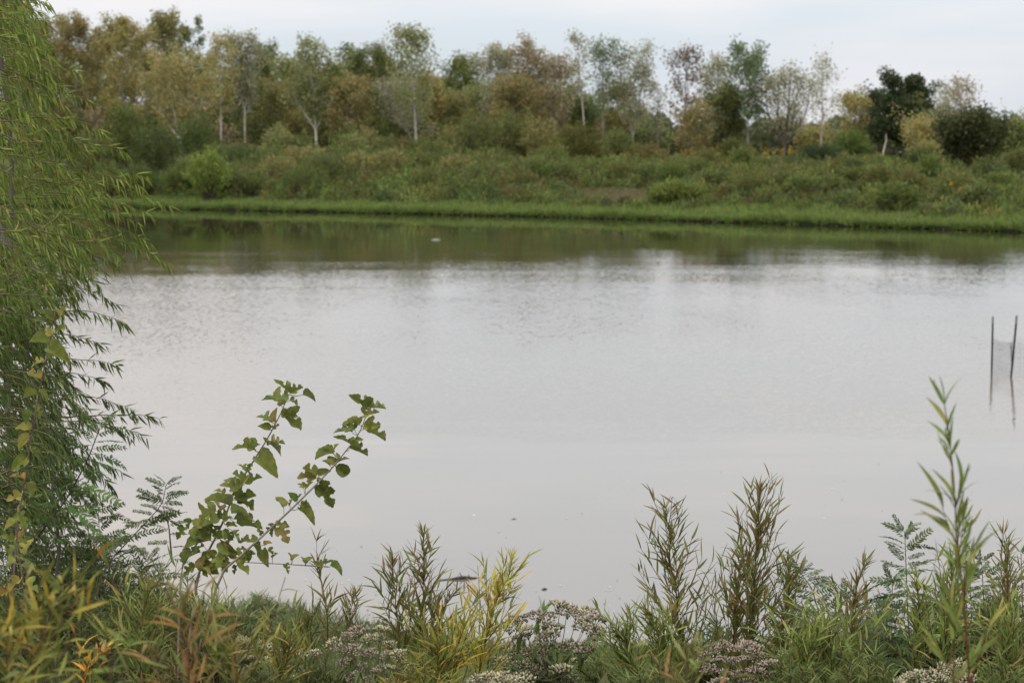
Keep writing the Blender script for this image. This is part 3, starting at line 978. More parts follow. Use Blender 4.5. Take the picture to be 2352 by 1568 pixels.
def build_goldenrod():
    pts = []
    for px, py, D, n, sx in ((1440, 392, 185, 22, 60), (1555, 395, 182, 18, 70), (1620, 398, 178, 14, 50), (1760, 388, 178, 36, 60), (1830, 385, 180, 26, 50), (1600, 372, 190, 12, 60),
                             (600, 352, 186, 50, 40), (640, 350, 188, 30, 30), (570, 354, 186, 30, 25), (2195, 448, 128, 10, 16), (2060, 395, 150, 12, 60), (1990, 385, 160, 10, 60),
                             (800, 320, 195, 25, 20), (300, 348, 190, 30, 40), (980, 430, 165, 15, 60), (520, 452, 170, 30, 200), (1650, 420, 160, 30, 120)):
        c = at(px, py, D)
        for _ in range(n):
            x = c.x + rng.normal(0, sx * D / FPX * .6)
            y = D + rng.normal(0, 3)
            z = gz(x, y) + rng.uniform(.75, 1.15)
            m = 5
            pts.append(np.array([x, y, z]) + rng.normal(0, .07, (m, 3)))
    pts = np.concatenate(pts)
    v, f, t = leaf_cloud(rng, pts, (.10, .19), [(.34, .24, .03, 3), (.27, .21, .04, 2), (.38, .26, .03, 1)], aspect=.6)
    o = link('goldenrod_blooms', mesh_from('goldenrod_blooms', v, f, M_FAR, t))
    tag(o, 'scattered yellow goldenrod blooms over the far field', 'flowers', kind='stuff')


def build_dry_grass():
    n = 5200
    x, y, px = far_patch(n, 5.5, 15, (1262, 1540))
    inside = ((px - 1400) / 125) ** 2 + ((y - shore(x) - 10.5) / 4.6) ** 2 < rng.uniform(.5, 1.2, n)
    x, y, n = x[inside], y[inside], int(inside.sum())
    c = np.stack([x, y, ground_z(x, y) - .02], 1)
    v, f = blades(c, rng.uniform(.2, .42, n), rng.uniform(.03, .06, n), .5)
    t = pick(rng, [(.25, .19, .12, 3), (.21, .165, .095, 2), (.17, .18, .07, 2)], n, .15)
    x2, y2, _ = far_patch(9000, 47, 75, (1380, 2000))
    c2 = np.stack([x2, y2, ground_z(x2, y2) - .02], 1)
    v2, f2 = blades(c2, rng.uniform(.4, .8, 9000), rng.uniform(.04, .09, 9000), .4)
    t2 = pick(rng, [(.19, .17, .07, 3), (.15, .16, .06, 2), (.19, .13, .07, 1)], 9000, .15)
    o = link('dry_grass', mesh_from('dry_grass', np.concatenate([v, v2]), np.concatenate([f, f2 + len(v)]), M_FAR, np.concatenate([np.repeat(t, 5, 0), np.repeat(t2, 5, 0)])))
    tag(o, 'brown dry grass patch and straw coloured field grass on the far bank', 'grass', kind='stuff')


def build_distant_wood():
    """far-off low wood that reads as one mass behind the field"""
    n = 80000
    px = rng.uniform(-300, 2700, n)
    D = rng.uniform(275, 330, n)
    x = (px - PW / 2) / FPX * D
    top = np.interp(px, [-300, 1300, 1480, 1540, 1700, 1800, 1900, 2000, 2200, 2352, 2700], [255, 262, 268, 290, 285, 288, 290, 285, 290, 285, 280])
    top = top + 9 * np.sin(px * .045) + 6 * np.sin(px * .11 + 1) + 4 * np.sin(px * .31)
    zt = CAMZ + (HOR - top) / FPX * D
    z = 3.0 + (zt - 3.0) * rng.uniform(0, 1, n) ** .6
    v, f, t = leaf_cloud(rng, np.stack([x, D, z], 1), (.5, 1.0), [(.09, .11, .055, 3), (.11, .125, .06, 2), (.14, .14, .07, 1)], aspect=.75)
    o = link('distant_wood', mesh_from('distant_wood', v, f, M_FAR, t))
    tag(o, 'low distant wood seen as one dark green mass behind the field', 'woods', kind='stuff')


build_shore_grass()
build_weeds()
build_goldenrod()
build_dry_grass()
build_distant_wood()

# ------------------------------------------------------------------ leaf shapes
from mathutils.geometry import tessellate_polygon


def lance_data(ratio=.12, curve=.12, fold=.25, twist=.3, segs=6, tipb=.62):
    """narrow leaf, length 1 along +Y; three verts per ring"""
    v, f = [], []
    for i in range(segs + 1):
        t = i / segs
        w = ratio * .5 * max(.04, math.sin(math.pi * min(1, t ** tipb * .985 + .015)) ** .8)
        a = twist * (t - .3)
        z = -curve * t * t
        ca, sa = math.cos(a), math.sin(a)
        for s in (-1, 0, 1):
            x0, z0 = s * w, abs(s) * w * fold
            v.append((x0 * ca - z0 * sa, t * (1 - .15 * curve), z + x0 * sa + z0 * ca))
    for i in range(segs):
        a = i * 3
        f += [(a, a + 1, a + 4, a + 3), (a + 1, a + 2, a + 5, a + 4)]
    return np.array(v), np.array(f)


def lance_tint(v, tipcol=None):
    t = np.ones((len(v), 3))
    mid = np.arange(len(v)) % 3 == 1
    t[mid] = (1.2, 1.16, 1.05)
    if tipcol is not None:
        k = np.clip((v[:, 1:2] - .72) / .28, 0, 1)
        t = t * (1 - k) + np.array(tipcol) * k
    return t


LANCE = [lance_data(r, c, .35, tw) for r, c, tw in ((.11, .10, .3), (.12, .30, -.4), (.10, -.12, .5), (.13, .45, .2), (.105, .02, -.6), (.12, .18, .8))]
LANCE_ME = [mesh_from('willow_leaf', v, f, M_LEAF, lance_tint(v, (1.05, .8, .75) if i % 2 else None), smooth=True) for i, (v, f) in enumerate(LANCE)]
LANCE_LO = [lance_data(r, c, .35, tw, 3) for r, c, tw in ((.11, .10, .3), (.12, .30, -.4), (.10, -.12, .5), (.13, .45, .2))]
BROADLANCE = [lance_data(r, c, .3, tw, 7, .7) for r, c, tw in ((.24, .3, .2), (.22, .6, -.3), (.26, .15, .4))]
BROADLANCE_ME = [mesh_from('lance_leaf', v, f, M_LEAF, lance_tint(v), smooth=True) for v, f in BROADLANCE]
STRAP = [lance_data(r, c, .25, tw, 8, .8) for r, c, tw in ((.15, .35, .5), (.14, -.3, -.6), (.16, .6, .9), (.13, .1, -.3))]
STRAP_ME = [mesh_from('strap_leaf', v, f, M_LEAF, lance_tint(v, (.85, .7, .5)), smooth=True) for v, f in STRAP]

HALVES = {
    'plain': [(0, 0), (.15, -.07), (.33, -.02), (.45, .15), (.47, .34), (.40, .54), (.27, .74), (.11, .92), (0, 1)],
    'one': [(0, 0), (.16, -.08), (.36, -.02), (.50, .14), (.53, .30), (.44, .40), (.27, .37), (.15, .42), (.19, .53), (.34, .58), (.37, .69), (.26, .80), (.11, .92), (0, 1)],
    'two': [(0, 0), (.15, -.07), (.33, -.05), (.47, .06), (.46, .18), (.30, .20), (.20, .24), (.25, .31), (.44, .36), (.50, .48), (.42, .56), (.22, .53), (.14, .58), (.20, .67), (.30, .74), (.22, .84), (.09, .94), (0, 1)],
    'small': [(0, 0), (.12, -.05), (.26, .02), (.32, .18), (.20, .28), (.10, .33), (.14, .44), (.27, .50), (.28, .62), (.18, .78), (.07, .93), (0, 1)],
}


def mulberry_mesh(left, right, fold, curl, wave, seed):
    rng = random.Random(seed)
    verts, tris = [], []
    n_mid = 9
    edge_flag = []
    for side, key in ((-1, left), (1, right)):
        pts = []
        h = HALVES[key]
        for (x0, y0), (x1, y1) in zip(h[:-1], h[1:]):
            for k in range(3):
                t = k / 3
                s = .018 if k == 1 else -.006
                nx, ny = (y1 - y0), -(x1 - x0)
                l = math.hypot(nx, ny) + 1e-6
                pts.append((x0 + (x1 - x0) * t + nx / l * s, y0 + (y1 - y0) * t + ny / l * s))
        pts[0] = (0, 0)
        pts.append((0, 1.0))
        pts = [(max(p[0], .012) if 0 < i < len(pts) - 1 else 0, p[1]) for i, p in enumerate(pts)]
        mid = [(0, (i + 1) / (n_mid + 1)) for i in range(n_mid)]
        poly = pts + mid[::-1]
        base = len(verts)
        tri = tessellate_polygon([[Vector((p[0], p[1], 0)) for p in poly]])
        for i, (x, y) in enumerate(poly):
            z = fold * x - curl * y * y + wave * math.sin(7 * y + 3 * side * x + seed) * x + .25 * curl * x * x
            verts.append((side * x * math.cos(fold * .7), y, z))
            edge_flag.append(i < len(pts))
        for t in tri:
            tris.append([base + q for q in (t if side > 0 else t[::-1])])
    v = np.array(verts)
    ef = np.array(edge_flag)
    tint = np.ones((len(v), 3)) * 1.0
    tint[~ef] = (1.18, 1.12, .95)
    brown = ef & (np.array([rng.random() for _ in v]) < .2)
    tint[brown] = (1.5, 1.05, .9)
    far = ef & (v[:, 1] > .8)
    tint[far] *= (1.35, 1.15, 1.1)
    return mesh_from('mulberry_leaf', v, np.array(tris), M_BROAD, tint, smooth=True)


MULB = [mulberry_mesh('one', 'plain', .75, .25, .25, 1), mulberry_mesh('two', 'one', .9, .15, .3, 2), mulberry_mesh('plain', 'plain', .9, .35, .2, 3),
        mulberry_mesh('one', 'two', .6, .3, .35, 4), mulberry_mesh('small', 'one', .8, .2, .3, 5), mulberry_mesh('two', 'small', 1.0, .4, .3, 6)]


def leaf_matrix(p, ydir, nrm, ln, wd=None):
    y = Vector(ydir).normalized()
    x = y.cross(Vector(nrm))
    if x.length < 1e-4:
        x = y.orthogonal()
    x.normalize()
    z = x.cross(y)
    w = ln if wd is None else wd
    return Matrix(((x.x * w, y.x * ln, z.x * ln, p[0]), (x.y * w, y.y * ln, z.y * ln, p[1]), (x.z * w, y.z * ln, z.z * ln, p[2]), (0, 0, 0, 1)))


def put(parent, name, me, p, ydir, nrm, ln, col, wd=None):
    o = bpy.data.objects.new(name, me)
    COL.objects.link(o)
    o.parent = parent
    o.matrix_basis = leaf_matrix(Vector(p) - parent.location, ydir, nrm, ln, wd)
    o.color = (col[0], col[1], col[2], 1)
    return o


def joined_leaves(templates, P, Y, Nn, ln, col, rng, wmul=1.0):
    """one mesh of many leaves (for what cannot be picked apart)"""
    P, Y, Nn = np.asarray(P), unit(np.asarray(Y)), np.asarray(Nn)
    X = unit(np.cross(Y, Nn))
    Z = np.cross(X, Y)
    vs, fs, ts, base = [], [], [], 0
    which = rng.integers(0, len(templates), len(P))
    for k, (tv, tf) in enumerate(templates):
        i = np.where(which == k)[0]
        if not len(i):
            continue
        l = ln[i][:, None, None]
        v = P[i][:, None] + l * (X[i][:, None] * tv[None, :, 0:1] * wmul + Y[i][:, None] * tv[None, :, 1:2] + Z[i][:, None] * tv[None, :, 2:3])
        m = len(tv)
        f = tf[None] + (np.arange(len(i)) * m)[:, None, None] + base
        vs.append(v.reshape(-1, 3))
        fs.append(f.reshape(-1, tf.shape[1]))
        ts.append(np.repeat(col[i], m, 0))
        base += len(i) * m
    return np.concatenate(vs), np.concatenate(fs), np.concatenate(ts)


W_OLIVE = [(.155, .165, .045, 3), (.19, .175, .055, 2), (.13, .16, .04, 2.5), (.23, .16, .06, .6)]
W_GREEN = [(.15, .20, .05, 3), (.19, .225, .06, 2), (.12, .16, .04, 1.5), (.24, .24, .06, .7)]
W_DEEP = [(.09, .135, .04, 3), (.12, .16, .045, 2), (.15, .17, .05, 1)]
W_YELLOW = [(.42, .36, .06, 3), (.30, .32, .06, 2.5), (.50, .31, .035, 1.3), (.22, .27, .06, 1)]
W_BROWN = [(.19, .145, .06, 3), (.165, .155, .05, 3), (.24, .155, .06, 1), (.14, .155, .045, 2.5)]
W_RUST = [(.235, .14, .05, 3), (.19, .15, .05, 2), (.14, .155, .045, 2.8), (.32, .15, .045, .6)]
W_GOLD = [(.20, .205, .048, 3), (.28, .225, .045, 1.8), (.14, .175, .045, 2.8), (.38, .24, .035, .6)]
RED_STEM = (.10, .035, .02)
BROWN_STEM = (.09, .055, .035)


def ground_under(x, y, D):
    p = at(x, y, D)
    return Vector((p.x, D, gz(p.x, D) - .02))


def sapling(label, xb, pts, D, hw, n, palette, top_palette=None, stem=BROWN_STEM, ll=(.05, .085), name='willow_sapling', meshes=LANCE_ME, ntw=14, r=.0045, wd=.92,
            group=None, seed=None, steep=1.0, bare=.0, foot=None, dd=0.0):
    """upright narrow-leaved sapling. pts: picture places of the main stem from low to tip; every leaf is a part"""
    rng = np.random.default_rng(seed if seed is not None else int(xb * 3 + pts[-1][1] * 7))
    near = D < 5
    n = int(n * (1.0 if near else 1.85))
    ntw = int(ntw * (1.0 if near else 1.35))
    foot = ground_under(xb, 1568, D)
    root = thing(name, foot, label, 'sapling', group)
    path = [np.array(foot)]
    for i, (x, y) in enumerate(pts):
        path.append(np.array(at(x, y + (40 if i == len(pts) - 1 and D > 5 else 12 if i == len(pts) - 1 else 0), D + dd * i / len(pts))) + rng.normal(0, .004, 3))
    # densify
    path = np.array(path)
    s = np.concatenate([[0], np.cumsum(np.linalg.norm(np.diff(path, axis=0), axis=1))])
    q = np.linspace(0, s[-1], 22)
    path = np.stack([np.interp(q, s, path[:, k]) for k in range(3)], 1)
    path[1:-1] = (path[:-2] + 2 * path[1:-1] + path[2:]) / 4
    path[2:] += np.cumsum(rng.normal(0, .0012 if near else .0035, (20, 3)), 0)
    tb = Tubes()
    loc = np.array(foot)
    tb.add(path - loc, np.linspace(r, r * .22, 22), 6)
    # frame bottom along the stem
    zvis = at(xb, 1600, D).z
    t0 = float(np.clip((zvis - path[0][2]) / (path[-1][2] - path[0][2]), 0, .8))
    W = hw * D / FPX
    spots = []
    for k in range(ntw):
        u = (k + rng.uniform(.1, .9)) / ntw
        t = t0 + (1 - t0) * (u * .93)
        p = along(path, t)
        tan = unit(along(path, min(1, t + .05)) - along(path, t - .05))
        az = k * 2.4 + rng.uniform(-.4, .4)
        side = np.array([math.cos(az), math.sin(az), 0])
        ang = rng.uniform(.38, .75) / steep
        L_ = W * (1.55 - 1.15 * u) * rng.uniform(.7, 1.2) / max(.3, math.sin(ang)) * .80
        d = tan * math.cos(ang) + side * math.sin(ang)
        tw = np.stack([p, p + d * L_ * .5, p + d * L_ + tan * L_ * .18])
        tb.add(tw - loc, np.linspace(r * .4, r * .14, 3), 4)
        m = max(3, int(n * .72 / ntw * (1.25 - .5 * u)))
        for j in range(m):
            tt = (j + rng.uniform(.2, .9)) / m
            spots.append((along(tw, .08 + .92 * tt), unit(d + tan * .25), u))
    rest = max(6, n - len(spots))
    for j in range(rest):
        u = rng.uniform(bare, 1) if j > 4 else 1.0
        t = t0 + (1 - t0) * u
        spots.append((along(path, t), unit(along(path, min(1, t + .03)) - along(path, t - .06)), u))
    link('stem', tb.mesh('stem', M_STEM), root, color=stem)
    cols = pick(rng, palette, len(spots), .14)
    tcols = pick(rng, top_palette or palette, len(spots), .14)
    J = []
    order = rng.permutation(len(spots))
    for cnt, i in enumerate(order):
        p, d, u = spots[i]
        az = rng.uniform(0, 6.283)
        o_ = np.array([math.cos(az), math.sin(az), rng.uniform(-.35, .3)])
        spread = rng.uniform(.35, .75) / steep
        yd = unit(d * math.cos(spread) + o_ * math.sin(spread))
        c = tcols[i] if rng.uniform() < u ** 1.4 else cols[i]
        ln = rng.uniform(*ll) * (1 - .25 * max(0, u - .6) / .4)
        nr = unit(np.array([rng.normal(0, .6), rng.normal(-.3, .6), 1.0]))
        if cnt < 300:
            put(root, 'leaf', meshes[rng.integers(len(meshes))], p, yd, nr, ln, c, wd=ln * wd * rng.uniform(.8, 1.15))
        else:
            J.append((p - loc, yd, nr, ln, c))
    if J:
        v, f, t = joined_leaves(LANCE, np.array([j[0] for j in J]), np.array([j[1] for j in J]), np.array([j[2] for j in J]), np.array([j[3] for j in J]), np.array([j[4] for j in J]), rng, wd)
        link('foliage', mesh_from('foliage', v, f, M_LEAF, t, smooth=True), root, kind='stuff')
    return root


# ------------------------------------------------------------------ foreground: willow tree on the left
def build_willow():
    rng = np.random.default_rng(31)
    D0 = 9.2
    foot = ground_under(30, 1568, D0)
    root = thing('willow_tree', foot, 'bright green willow tree with drooping narrow leaves along the left edge', 'tree')
    loc = np.array(foot)
    stems = []
    tb = Tubes()
    for xs, D, r in ((((55, 1568), (42, 1150), (38, 800), (60, 420), (30, 60), (0, -300)), D0, .014), (((0, 1568), (-40, 1100), (-90, 600), (-90, 150), (-60, -260)), D0 + .5, .013),
                     (((70, 1568), (110, 1250), (90, 950), (40, 700), (-30, 400)), D0 - .4, .009)):
        p = np.array([at(x, y, D) for x, y in xs])
        p = np.concatenate([[np.array(ground_under(xs[0][0], 1568, D))], p])
        q = np.linspace(0, 1, 24)
        p = along(p, q) + np.cumsum(rng.normal(0, .008, (24, 3)), 0)
        tb.add(p - loc, np.linspace(r, r * .45, 24), 8)
        stems.append(p)
    link('trunk', tb.mesh('trunk', M_BARK), root, color=(.12, .105, .09))
    EY = [-60, 0, 40, 120, 200, 290, 340, 400, 450, 520, 590, 650, 700, 760, 830, 900, 960, 1050, 1130, 1200, 1280]
    EX = [30, 60, 100, 130, 160, 195, 205, 235, 285, 275, 290, 245, 195, 175, 180, 215, 250, 250, 220, 175, 130]
    twigs = []
    for tip, mid, st in (((390, 465), (270, 405), (90, 410)), ((386, 602), (290, 545), (110, 520)), ((292, 742), (225, 710), (110, 720)), ((266, 838), (205, 820), (90, 830)),
                         ((366, 965), (300, 945), (130, 960)), ((340, 410), (255, 378), (80, 390)), ((262, 1132), (215, 1060), (110, 1010)), ((300, 1015), (240, 965), (120, 930)),
                         ((210, 235), (160, 205), (40, 210)), ((243, 300), (175, 262), (60, 270)), ((120, 48), (85, 32), (10, 60)), ((320, 515), (250, 465), (90, 470)),
                         ((235, 665), (190, 600), (90, 560)), ((112, 8), (60, -14), (-30, -30)), ((60, 6), (20, -12), (-40, -20)), ((228, 1190), (190, 1120), (90, 1080)),
                         ((170, 170), (120, 140), (30, 150)), ((240, 375), (190, 330), (70, 330)), ((318, 430), (240, 395), (100, 400)), ((310, 560), (230, 520), (80, 510)),
                         ((282, 352), (215, 318), (70, 330)), ((345, 500), (262, 452), (100, 450)), ((352, 555), (270, 505), (100, 490)), ((300, 628), (228, 580), (90, 570)), ((258, 700), (200, 655), (80, 650)), ((238, 790), (180, 760), (70, 760)),
                         ((252, 885), (190, 850), (80, 860)), ((305, 938), (225, 900), (90, 905)), ((335, 1005), (250, 962), (110, 970)), ((285, 1085), (215, 1040), (90, 1030)), ((250, 1165), (190, 1110), (90, 1090)), ((200, 1225), (150, 1170), (60, 1150))):
        twigs.append((st, mid, tip, rng.normal(0, .25), 1.0))
    for k in range(620):
        y1 = rng.uniform(-40, 1270) if k % 3 else rng.uniform(560, 1260)
        e = np.interp(y1, EY, EX) * .93 * rng.uniform(.1, 1.0) ** .8
        if k % 3 == 0:
            e -= rng.uniform(20, 120)
        ln = rng.uniform(70, 170)
        drop = rng.uniform(20, 90)
        twigs.append(((e - ln, y1 - drop + rng.normal(0, 20)), (e - ln * .4, y1 - drop * 1.05), (e, y1), rng.normal(0, .55), rng.uniform(.8, 1)))
    tt = Tubes()
    P, Y, ED, HT = [], [], [], []
    for kk, (st, mid, tip, dz, dens) in enumerate(twigs):
        a, b, c = (np.array(at(*q, D0 + dz)) for q in (st, mid, tip))
        s = np.linspace(0, 1, 9)[:, None]
        path = a * (1 - s) ** 2 + 2 * b * s * (1 - s) + c * s ** 2
        path += np.cumsum(rng.normal(0, .003, (9, 3)), 0)
        if kk < 32:
            one = Tubes()
            one.add(path - loc, np.linspace(.0025, .0007, 9), 5)
            link('twig', one.mesh('twig', M_STEM), root, color=(.13, .11, .05))
        else:
            tt.add(path - loc, np.linspace(.0025, .0007, 9), 4)
        length = np.linalg.norm(np.diff(path, axis=0), axis=1).sum()
        m = int(length / .0088 * dens) + 3
        t = np.sort(rng.uniform(.12, 1, m))
        t[-2:] = 1.0
        tan = unit(along(path, np.minimum(1, t + .06)) - along(path, np.maximum(0, t - .06)))
        P.append(along(path, t))
        sidev = np.array([0, 1, 0]) * (np.where(np.arange(m) % 2, 1, -1) * rng.uniform(.1, .6, m))[:, None]
        up = (rng.uniform(size=m) < .16)
        Y.append(tan * rng.uniform(.3, .9, m)[:, None] + sidev + np.array([0, 0, -1.0]) * np.where(up, -.25, rng.uniform(.45, 1.25, m))[:, None] + rng.normal(0, .16, (m, 3)))
        px = st[0] + (tip[0] - st[0]) * t
        py = st[1] + (tip[1] - st[1]) * t
        ED.append(px - np.interp(py, EY, EX))
        HT.append(py)
    link('twigs', tt.mesh('twigs', M_STEM), root, color=(.13, .11, .05), kind='stuff')
    P, Y, ED, HT = np.concatenate(P), np.concatenate(Y), np.concatenate(ED), np.concatenate(HT)
    n = len(P)
    ln = rng.uniform(.036, .07, n)
    Nn = unit(rng.normal(0, .7, (n, 3)) + np.array([0, -.8, .5]))
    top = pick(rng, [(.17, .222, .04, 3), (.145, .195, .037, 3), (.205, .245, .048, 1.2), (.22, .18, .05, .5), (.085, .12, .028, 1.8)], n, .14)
    low = pick(rng, [(.085, .125, .035, 3), (.065, .10, .03, 3), (.12, .155, .04, 1)], n, .14)  # silhouette darkness of the lower leaves, put into their colour
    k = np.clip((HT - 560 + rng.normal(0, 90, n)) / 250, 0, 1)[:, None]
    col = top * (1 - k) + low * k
    order = np.argsort(-ED)
    single = order[:300]
    rest = order[300:]
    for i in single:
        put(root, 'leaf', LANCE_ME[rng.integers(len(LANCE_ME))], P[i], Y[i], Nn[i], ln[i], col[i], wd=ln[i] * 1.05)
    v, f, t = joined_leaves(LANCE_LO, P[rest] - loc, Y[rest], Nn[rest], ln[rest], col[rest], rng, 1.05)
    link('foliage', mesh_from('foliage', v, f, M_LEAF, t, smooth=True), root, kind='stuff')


build_willow()


# ------------------------------------------------------------------ foreground: mulberry shoots
def mz(X, Y):
    """enlarged study coordinates of the mulberry -> picture place"""
    return 402 + X * .3112, 832.6 + Y * .3112


def shoots(name, label, D, stems, leaves, palette, seed, stem_col=(.19, .16, .13), petiole=True, r=.0042, group=None, conv=mz, foot_at=None, size=1.0):
    rng = np.random.default_rng(seed)
    foot = ground_under(*foot_at, D)
    root = thing(name, foot, label, 'sapling', group)
    loc = np.array(foot)
    tb = Tubes()
    paths = []
    for pts, dz in stems:
        p = np.array([at(*conv(*q), D + dz * i / len(pts)) for i, q in enumerate(pts)])
        if pts[-1][1] * 1.0 and dz is not None:
            p = np.concatenate([p, [loc]]) if conv(*pts[-1])[1] > 1230 and len(pts) > 3 else p
        q = np.linspace(0, 1, 30)
        pp = along(p, q)
        pp[1:-1] = (pp[:-2] + pp[1:-1] + pp[2:]) / 3
        big = len(pts) > 3
        tb.add(pp - loc, np.linspace(r * .3, r if big else r * .5, 30), 6)
        paths.append(pp)
    allp = np.concatenate(paths)
    cols = pick(rng, palette, len(leaves), .13)
    pt = Tubes()
    for i, (b, t, *kind) in enumerate(leaves):
        dz = rng.normal(0, .03)
        pb = np.array(at(*conv(*b), D + dz))
        ptip = np.array(at(*conv(*t), D + dz))
        d = ptip - pb
        ln = np.linalg.norm(d)
        d = d / ln + np.array([0, rng.uniform(-.45, .45), 0])
        ln = max(ln, .026) * 1.0 * size
        nr = np.array([rng.normal(0, .35), -.75 + rng.normal(0, .3), .75 + rng.normal(0, .25)])
        k = kind[0] if kind else rng.integers(len(MULB))
        put(root, 'leaf', MULB[k], pb, d, nr, ln, cols[i], wd=ln * rng.uniform(.70, .95))
        j = np.argmin(np.linalg.norm((allp - pb)[:, [0, 2]], axis=1))
        if np.linalg.norm(allp[j] - pb) < .09:
            a = allp[j] - loc
            e = pb - loc
            pt.add(np.stack([a, (a + e) / 2 + np.array([0, -.004, -.004]), e]), [.0014, .0011, .0010], 4)
    st = link('stem', tb.mesh('stem', M_STEM), root, color=stem_col)
    if pt.v:
        link('petioles', pt.mesh('petioles', M_STEM), root, color=(.26, .26, .10))
    return root


MUL_PAL = [(.165, .195, .055, 3), (.135, .17, .045, 3), (.20, .22, .065, 1.5), (.27, .255, .10, .6)]
STEM_A = ([(835, 235), (790, 360), (740, 450), (690, 550), (600, 690), (540, 790), (440, 930), (390, 1090), (330, 1230), (220, 1440), (160, 1560)], .1)
STEM_A2 = ([(480, 900), (430, 960), (260, 1190), (130, 1380), (40, 1520)], .25)
STEM_B = ([(1435, 320), (1390, 450), (1350, 540), (1270, 640), (1150, 790), (1010, 930), (860, 1080), (740, 1190), (580, 1340), (430, 1470), (300, 1580)], -.1)
LV_A = [((825, 200), (740, 108)), ((850, 225), (958, 172)), ((945, 238), (1050, 268), 2), ((850, 275), (915, 300)), ((815, 290), (620, 232)), ((785, 310), (722, 205)), ((830, 215), (830, 120)), ((705, 435), (588, 372)),
        ((735, 432), (742, 328), 2), ((800, 398), (972, 510), 0), ((790, 385), (920, 385)), ((700, 492), (610, 455)), ((720, 485), (775, 450)), ((582, 632), (418, 600), 3), ((585, 628), (500, 548), 2), ((575, 630), (625, 590)),
        ((690, 605), (652, 542), 4), ((700, 600), (805, 688)), ((715, 590), (820, 592)), ((615, 695), (785, 828), 2), ((520, 795), (468, 735)), ((535, 800), (568, 735)), ((500, 855), (408, 805)), ((462, 935), (330, 878)),
        ((470, 930), (345, 840)), ((520, 890), (650, 838), 1), ((505, 880), (555, 820)), ((445, 985), (605, 968)), ((470, 1010), (605, 1082)), ((400, 1052), (222, 960), 0), ((365, 965), (278, 925)), ((300, 1090), (105, 1200), 3),
        ((320, 1150), (245, 1085)), ((420, 1112), (558, 1100), 2), ((460, 1185), (660, 1218), 1), ((445, 1155), (600, 1150)), ((390, 1195), (442, 1190)), ((262, 1312), (25, 1350), 0), ((205, 1290), (75, 1245)), ((310, 1300), (440, 1285), 2),
        ((425, 1250), (482, 1312)), ((470, 1330), (545, 1310)), ((340, 1322), (482, 1425), 2), ((280, 1260), (330, 1190)), ((250, 1220), (180, 1120)), ((180, 1400), (60, 1440)), ((250, 1400), (340, 1500)), ((120, 1400), (20, 1480)),
        ((360, 1230), (440, 1340)), ((300, 1440), (400, 1540)), ((150, 1500), (60, 1560)), ((330, 1090), (300, 1000)), ((385, 1130), (260, 1150)), ((220, 1480), (330, 1560))]
LV_B = [((1415, 330), (1283, 220), 4), ((1410, 295), (1398, 228)), ((1442, 335), (1568, 322), 1), ((1400, 385), (1522, 350), 1), ((1362, 458), (1232, 425), 0), ((1355, 450), (1300, 382)), ((1392, 485), (1574, 574), 1), ((1400, 470), (1520, 450)),
        ((1302, 508), (1163, 485), 3), ((1325, 490), (1222, 430)), ((1300, 605), (1182, 515)), ((1315, 595), (1388, 552)), ((1290, 632), (1448, 692), 1), ((1300, 610), (1390, 620)), ((1162, 668), (984, 708), 0), ((1160, 662), (1080, 610), 2),
        ((1160, 655), (1205, 590)), ((1140, 760), (1083, 703)), ((1198, 755), (1308, 858), 2), ((1195, 742), (1275, 680)), ((1185, 735), (1110, 690)), ((1042, 838), (876, 835), 3), ((1035, 828), (920, 765)), ((1055, 825), (1160, 790), 2),
        ((950, 922), (893, 880)), ((962, 920), (1018, 868)), ((1060, 905), (1178, 1078), 1), ((1070, 895), (1200, 945), 1), ((1050, 880), (1125, 880)), ((802, 1062), (740, 978), 0), ((848, 1055), (868, 990)), ((890, 1022), (832, 945)),
        ((897, 1012), (918, 980)), ((922, 1070), (1055, 1180), 2), ((930, 1050), (1010, 1050)), ((742, 1188), (862, 1210)), ((765, 1215), (845, 1338), 1), ((735, 1195), (698, 1288)), ((640, 1262), (590, 1180)), ((600, 1330), (480, 1300)),
        ((575, 1345), (640, 1430)), ((650, 1380), (690, 1510), 2), ((690, 1370), (725, 1410)), ((520, 1390), (555, 1480), 2), ((480, 1440), (600, 1400)), ((450, 1470), (560, 1560)), ((660, 1345), (720, 1320))]
rm = random.Random(5)
LV_C = []
for _ in range(22):                                           # crowded lower leaves around the stem feet
    bx_, by_ = rm.uniform(60, 480), rm.uniform(1130, 1520)
    an_ = rm.uniform(-2.9, .6)
    l_ = rm.uniform(70, 150)
    LV_C.append(((bx_, by_), (bx_ + math.cos(an_) * l_ * 1.1, by_ - math.sin(an_) * l_ * .7)))
TWIG = ([(470, 1470), (800, 1485), (1130, 1505)], .0)
LV_T = [((860, 1455), (840, 1390)), ((870, 1450), (915, 1405)), ((960, 1480), (940, 1425)), ((965, 1478), (1018, 1422)), ((810, 1490), (845, 1560), 1), ((1080, 1495), (1035, 1450)), ((1090, 1490), (1120, 1430)), ((1150, 1490), (1250, 1560), 2),
        ((1110, 1485), (1180, 1450)), ((720, 1440), (750, 1400)), ((1060, 1500), (1030, 1470))]
shoots('mulberry_sapling', 'mulberry sapling with lobed leaves on its two long slanting stems over the water', 7.1, [STEM_A, STEM_A2, STEM_B, TWIG], LV_A + LV_B + LV_T + LV_C, MUL_PAL, 21, size=.95, foot_at=(400, 1568))

